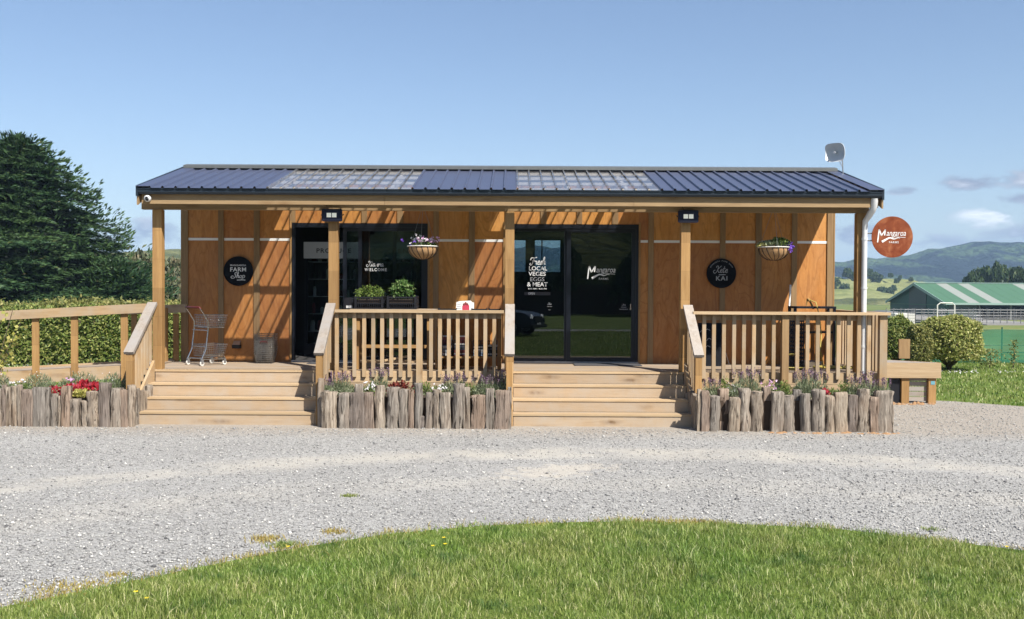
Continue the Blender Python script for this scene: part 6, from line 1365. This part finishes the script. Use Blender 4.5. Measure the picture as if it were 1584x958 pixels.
hillrange('far_hills', 3200, 1500, [(-2600, 395), (-1500, 402), (-600, 390), (-100, 400), (300, 408), (800, 398), (1284, 411), (1330, 409), (1400, 408), (1700, 402), (2600, 395), (3600, 400)], 'hill_forest', 36, 22, 50, .0022, 4)
hillrange('forest_hills', 1600, 900, [(560, 425), (700, 398), (790, 386), (830, 382), (870, 386), (960, 394), (1100, 402), (1284, 413), (1330, 409), (1370, 405), (1400, 402), (1425, 398), (1450, 394), (1475, 388), (1500, 384), (1515, 383), (1535, 380), (1550, 379), (1565, 381), (1584, 381), (1700, 384), (1900, 380), (2300, 372), (2900, 380)], 'hill_forest', 7, 60, 26, .006, 9)
hillrange('left_hills', 420, 260, [(-900, 400), (-500, 395), (-200, 385), (60, 392), (190, 391), (230, 386), (258, 384), (290, 386), (360, 394), (520, 408), (700, 430)], 'hill_olive', 3.2, 26, 4, .03, 12)
hillrange('green_hills', 560, 260, [(760, 462), (1100, 440), (1230, 430), (1290, 431), (1318, 436), (1345, 433), (1372, 433), (1400, 433), (1412, 437), (1440, 446), (1475, 456), (1540, 466)], 'hill_pasture', 3.0, 30, 5, .035, 15)
hillrange('scrub_bank', 430, 60, [(700, 470), (1000, 466), (1284, 464), (1340, 462), (1400, 462), (1440, 464), (1500, 468), (1600, 472)], 'hill_olive', 3, 8, 1.5, .08, 18)
# dark trees on the green hills
FT = [(1290, 441, 22, 'dark trees at the left end of the green hill, beside the wall'), (1298, 438, 16, 'dark clump second from the left on the green hill'), (1311, 424, 18, 'dark tree on the skyline of the green hill, left of the post'), (1306, 450, 22, 'broad dark tree standing alone below the green skyline'), (1318, 430, 16, 'dark tree touching the verandah post on the left'), (1343, 424, 16, 'tall dark tree just right of the downpipe'), (1352, 430, 18, 'dark rounded tree right of the downpipe'), (1361, 431, 13, 'small dark tree right of the rounded one'), (1377, 427, 9, 'tiny tree alone on the green skyline'), (1386, 436, 10, 'dark tree above the pair on the green slope'), (1391, 431, 9, 'small tree on the skyline over the pair'), (1363, 452, 16, 'dark upright tree in the middle of the green slope'), (1376, 452, 15, 'dark wide tree right of the upright one'), (1383, 447, 11, 'small dark tree above the wide one'), (1409, 433, 8, 'little tree at the right end of the green skyline'), (1328, 444, 9, 'small dark tree hidden by the post')]
for i, (px, py, sz, lab) in enumerate(FT):
    Y = 500 if py > 440 else 540; zt = wz(px, py - sz * .5, Y); hh = sz * Y / F_PX; tree(lab, wx(px, Y), Y, zt - hh, hh, hh * .48, 'mid_tree', 'far%d' % (i % 3), 900, .30, 'distant_tree', group='dark trees on the green hills', rz=i * .9, low=.02)
for i, (px, py, sz, Y, lab) in enumerate([(1505, 427, 24, 235, 'leftmost pale bushy tree behind the shed roof'), (1524, 422, 32, 240, 'dark bushy tree second from the left behind the shed'), (1543, 419, 34, 238, 'tall dark tree in the middle of the row behind the shed'), (1560, 420, 34, 236, 'round dark tree near the right edge behind the shed'), (1577, 423, 30, 232, 'bushy tree at the right edge behind the shed'), (1600, 424, 32, 236, 'tree beyond the right edge behind the shed')]):
    zt = wz(px, py, Y); zb = float(zland(0, Y)); tree(lab, wx(px, Y), Y, zb, zt - zb + 1.4, 2.6 + .9 * (i % 2), 'mid_tree', 'mid%d' % (i % 3), 3000, .22, 'broadleaf_tree', rz=i * 1.1, low=.25)
# ------------------------------------------------------------------ shed with green and clear striped roof
Y1, Y2, XS = 166.0, 191.0, 74.5
zg = -2.85; ze = .35; Ym = (Y1 + Y2) / 2; zrg = 3.72; XE = 150
sh = T('farm_shed', 'long dark green farm shed with green and translucent striped roof, open front', 'shed', (XS + 30, Ym, zg))
gable = [(Y1, zg), (Y2, zg), (Y2, ze), (Ym, zrg - .15), (Y1, ze)]
sh.mb('gable_wall', MB().prism(gable, XS, XS + .3, 'x'), 'shed_green'); 
sh.mb('gable_panel', MB().prism([(Ym - 4.2, zg + .8), (Ym + 3.4, zg + .8), (Ym + 3.4, zrg - 1.1), (Ym, zrg - .25), (Ym - 4.2, zrg - 1.3)], XS - .08, XS - .02, 'x'), 'shed_grey')
sh.mb('gable_rail', MB().box(XS - .12, XS - .02, Y1, Y2, zg + 2.6, zg + 2.75), 'shed_roof_green')
for i in range(38):
    x0 = XS - .6 + i * 2.0; pale = i % 6 in (1, 3) if False else (i % 7 in (2, 4)); mtt = 'shed_roof_clear' if pale else 'shed_roof_green'
    for a, b in (((Y1 - .6, ze - .12), (Ym, zrg)), ((Y2 + .6, ze - .12), (Ym, zrg))): sh.mb('roof_panel', MB().prism([(a[0], a[1]), (b[0], b[1]), (b[0], b[1] - .12), (a[0], a[1] - .12)], x0, x0 + 1.97, 'x'), mtt)
for s_ in (0, 1):
    ya = Y1 - .62 if s_ == 0 else Y2 + .62; sh.mb('barge_board', MB().prism([(ya, ze - .05), (Ym, zrg + .07), (Ym, zrg - .45), (ya, ze - .5)], XS - .72, XS - .62, 'x'), 'shed_trim')
sh.mb('front_gutter', MB().box(XS - .6, XE, Y1 - .78, Y1 - .63, ze - .42, ze - .08), 'shed_trim'); sh.mb('ridge_cap', MB().box(XS - .6, XE, Ym - .3, Ym + .3, zrg + .01, zrg + .14), 'shed_trim')
for i in range(14): x = XS + 5.5 + 5.4 * i; sh.box('portal_post', x - .12, x + .12, Y1 - .1, Y1 + .14, zg, ze - .1, 'galv')
sh.box('rear_wall', XS, XE, Y2 - .2, Y2, zg, ze - .2, 'shed_grey'); sh.box('end_screen', XS + .3, XS + 5.2, Y1, Y1 + .15, zg, ze - .2, 'shed_grey'); sh.box('floor_slab', XS, XE, Y1 - 1.5, Y2, zg - .6, zg + .05, 'concrete')
tk = T('water_tank', 'dark round water tank left of the green shed', 'tank', (wx(1365, 150), 150, -2.4)); xx = wx(1365, 150); tk.mb('tank', MB().lathe([(0, 1.75), (.8, 1.7), (2.0, 1.5), (2.2, 1.35), (2.2, -.3)], (xx, 150, -2.5), 24), 'tank_grey', sm=40)
for i in range(6): tk.mb('rib', MB().lathe([(2.22, 0), (2.27, .04), (2.22, .08)], (xx, 150, -2.3 + .26 * i), 24), 'galv')
# cattle yards: pipe rails
yd = T('cattle_yard', 'galvanised pipe rail cattle yards in front of the green shed', 'fence', (60, 108, -1.6))
def railrun(p0, p1, npost, zt=1.7, rails=5, thick=.042):
    m = MB(); z0 = lambda q: float(zland(0, q[1]))
    for k in range(rails): h = .35 + (zt - .4) * k / (rails - 1); m.tube([(p0[0], p0[1], z0(p0) + h), (p1[0], p1[1], z0(p1) + h)], thick * .55, 5)
    yd.mb('rails', m, 'galv')
    for i in range(npost + 1): t_ = i / npost; x, y_ = p0[0] + (p1[0] - p0[0]) * t_, p0[1] + (p1[1] - p0[1]) * t_; yd.mb('post', MB().tube([(x, y_, z0((x, y_)) - .1), (x, y_, z0((x, y_)) + zt + .1)], thick, 6), 'galv')
for (a, b, Y, n_) in ((1371, 1416, 108, 4), (1416, 1466, 106, 5), (1466, 1520, 112, 5), (1506, 1600, 104, 9), (1600, 1760, 106, 12)): railrun((wx(a, Y), Y), (wx(b, Y), Y), n_)
railrun((wx(1416, 106), 106), (wx(1410, 125), 125), 3); railrun((wx(1466, 106), 106), (wx(1450, 130), 130), 4); railrun((wx(1520, 112), 112), (wx(1500, 135), 135), 4); railrun((wx(1400, 128), 128), (wx(1600, 132), 132), 14)
g_ = T('arched_gate', 'arched pipe gate standing in the cattle yards', 'gate', (wx(1463, 104), 104, -1.5)); x = wx(1463, 104); zz = float(zland(0, 104)); m = MB().tube([(x - .9, 104, zz), (x - .9, 104, zz + 2.1), (x - .6, 104, zz + 2.35), (x + .7, 104, zz + 2.35), (x + .95, 104, zz + 2.1), (x + .95, 104, zz)], .07, 6); g_.mb('arch', m, 'offwhite')
for h in (.5, 1.0, 1.5): g_.mb('rail', MB().tube([(x - .9, 104, zz + h), (x + .95, 104, zz + h)], .045, 5), 'galv')
mb = MB().box(wx(1506, 103), wx(1640, 103), 100, 165, -2.0, -1.30); solo('concrete_pad', mb, 'concrete', kind='structure')
m = MB().box(wx(1380, 112), wx(1410, 112), 111, 114, -1.75, -.45); solo('feed_trough', m, 'offwhite', 'long pale concrete feed trough behind the left yard rails', 'trough')
def zback(X, Y):
    d = np.clip((-Y - 70) / 330, 0, 1); return -.5 + 62 * d ** 1.1 + fbm(X, Y, .03, 5) * 5 * np.clip(d * 6, 0, 1) + fbm(X, Y, .35, 6, 2) * 1.3 * np.clip(d * 6, 0, 1)
sheet('back_hill', np.arange(-420, 421, 7.0), np.concatenate([np.arange(-400, -190, 7.0), np.arange(-190, -66, 3.0)]), zback, 'hill_bush')
# ------------------------------------------------------------------ behind the viewpoint, mirrored in the doors
for i in range(11):
    x = -34 + 6.4 * i + random.uniform(-1, 1); Y = -44 + random.uniform(-3, 3); h = random.uniform(4.5, 6.5)
    tree('dark tree number %s from the left in the row mirrored in the glass doors' % ('first', 'second', 'third', 'fourth', 'fifth', 'sixth', 'seventh', 'eighth', 'ninth', 'tenth', 'eleventh')[i], x, Y, 0, h, 3.4, 'mid_tree', 'back%d' % (i % 3), 5000, .16, 'shelter_tree', rz=i * 1.7, low=.02)
hedge('shelter_hedge', 'dark undergrowth under the tree row mirrored in the glass doors', -38, 34, -47, -45.5, 2.6, 'mid_tree', 12000, .36, bump=.5)
cx, cy = -.95, -9.4; car = T('parked_car', 'dark blue four wheel drive car, front to the right, mirrored in the glass door', 'car', (cx, cy, 0), rz=math.radians(22), local=True)
side = [(-2.2, .45), (-2.25, .75), (-2.15, 1.05), (-1.0, 1.12), (.75, 1.12), (1.9, 1.0), (2.2, .82), (2.25, .50), (2.1, .36), (-2.1, .36)]
m = MB().prism(side, -.9, .9, 'y'); me = m.mesh('body'); bm = bmesh.new(); bm.from_mesh(me); bmesh.ops.bevel(bm, geom=bm.edges[:], offset=.06, segments=2, affect='EDGES'); bm.to_mesh(me); bm.free(); me.materials.append(M['car_paint']); smooth(me, 40); car.raw('body', me, (0, 0, 0))
cab = MB().add([(-2.0, -.82, 1.10), (.85, -.82, 1.10), (.85, .82, 1.10), (-2.0, .82, 1.10), (-1.8, -.66, 1.70), (.15, -.66, 1.70), (.15, .66, 1.70), (-1.8, .66, 1.70)], [(0, 1, 5, 4), (1, 2, 6, 5), (2, 3, 7, 6), (3, 0, 4, 7), (4, 5, 6, 7), (0, 3, 2, 1)]); car.mb('cabin', cab, 'car_paint')
for sgn in (-1, 1):
    for a, b, c_, d_ in ((-1.85, -.75, -1.72, -.72), (-.68, .68, -.65, .12)): y0, y1 = sgn * .822, sgn * .69; car.mb('side_window', MB().add([(a, y0, 1.14), (b, y0, 1.14), (d_, y1, 1.60), (c_, y1, 1.60)], [(0, 1, 2, 3)]), 'car_glass')
    for wx_ in (-1.4, 1.4):
        o = car.mb('wheel', MB().lathe([(.0, -.11), (.25, -.11), (.37, -.09), (.38, 0), (.37, .09), (.25, .11), (0, .11)], (wx_, sgn * .82, .38), 24, 'y'), 'tyre', sm=50); car.mb('rim', MB().lathe([(0, .13), (.08, .12), (.22, .112), (.24, .10), (.24, -.10), (.22, -.112), (.08, -.12), (0, -.13)], (wx_, sgn * .82, .38), 16, 'y'), 'steel', p=o, sm=50)
    car.mb('headlight', MB().lathe([(0, .05), (.09, .03), (.12, -.02)], (2.17, sgn * .62, .82), 14, 'x'), 'lamp_glass', sm=60)
car.mb('windscreen', MB().add([(.86, -.74, 1.14), (.86, .74, 1.14), (.19, .60, 1.64), (.19, -.60, 1.64)], [(0, 1, 2, 3)]), 'car_glass'); car.box('grille', 2.2, 2.27, -.45, .45, .62, .84, 'black_plastic'); car.box('number_plate', 2.262, 2.275, -.22, .22, .48, .58, 'white_paint'); car.box('bumper', 2.1, 2.32, -.86, .86, .36, .5, 'black_plastic')
# ------------------------------------------------------------------ air
HZ = MB().box(-5200, 5200, -950, 5250, -6.0, 190.0)
me = HZ.mesh('haze'); hm = bpy.data.materials.new('haze_air'); hm.use_nodes = True; hm.node_tree.nodes.clear(); o_ = hm.node_tree.nodes.new('ShaderNodeOutputMaterial'); pv = hm.node_tree.nodes.new('ShaderNodeVolumePrincipled')
pv.inputs['Color'].default_value = (0.52, 0.74, 1.0, 1); pv.inputs['Density'].default_value = 0.00027; pv.inputs['Anisotropy'].default_value = 0.0
hm.node_tree.links.new(pv.outputs[0], o_.inputs['Volume']); me.materials.append(hm)
if True:
    hz = bpy.data.objects.new('haze', me); COL.objects.link(hz); props(hz, kind='stuff')
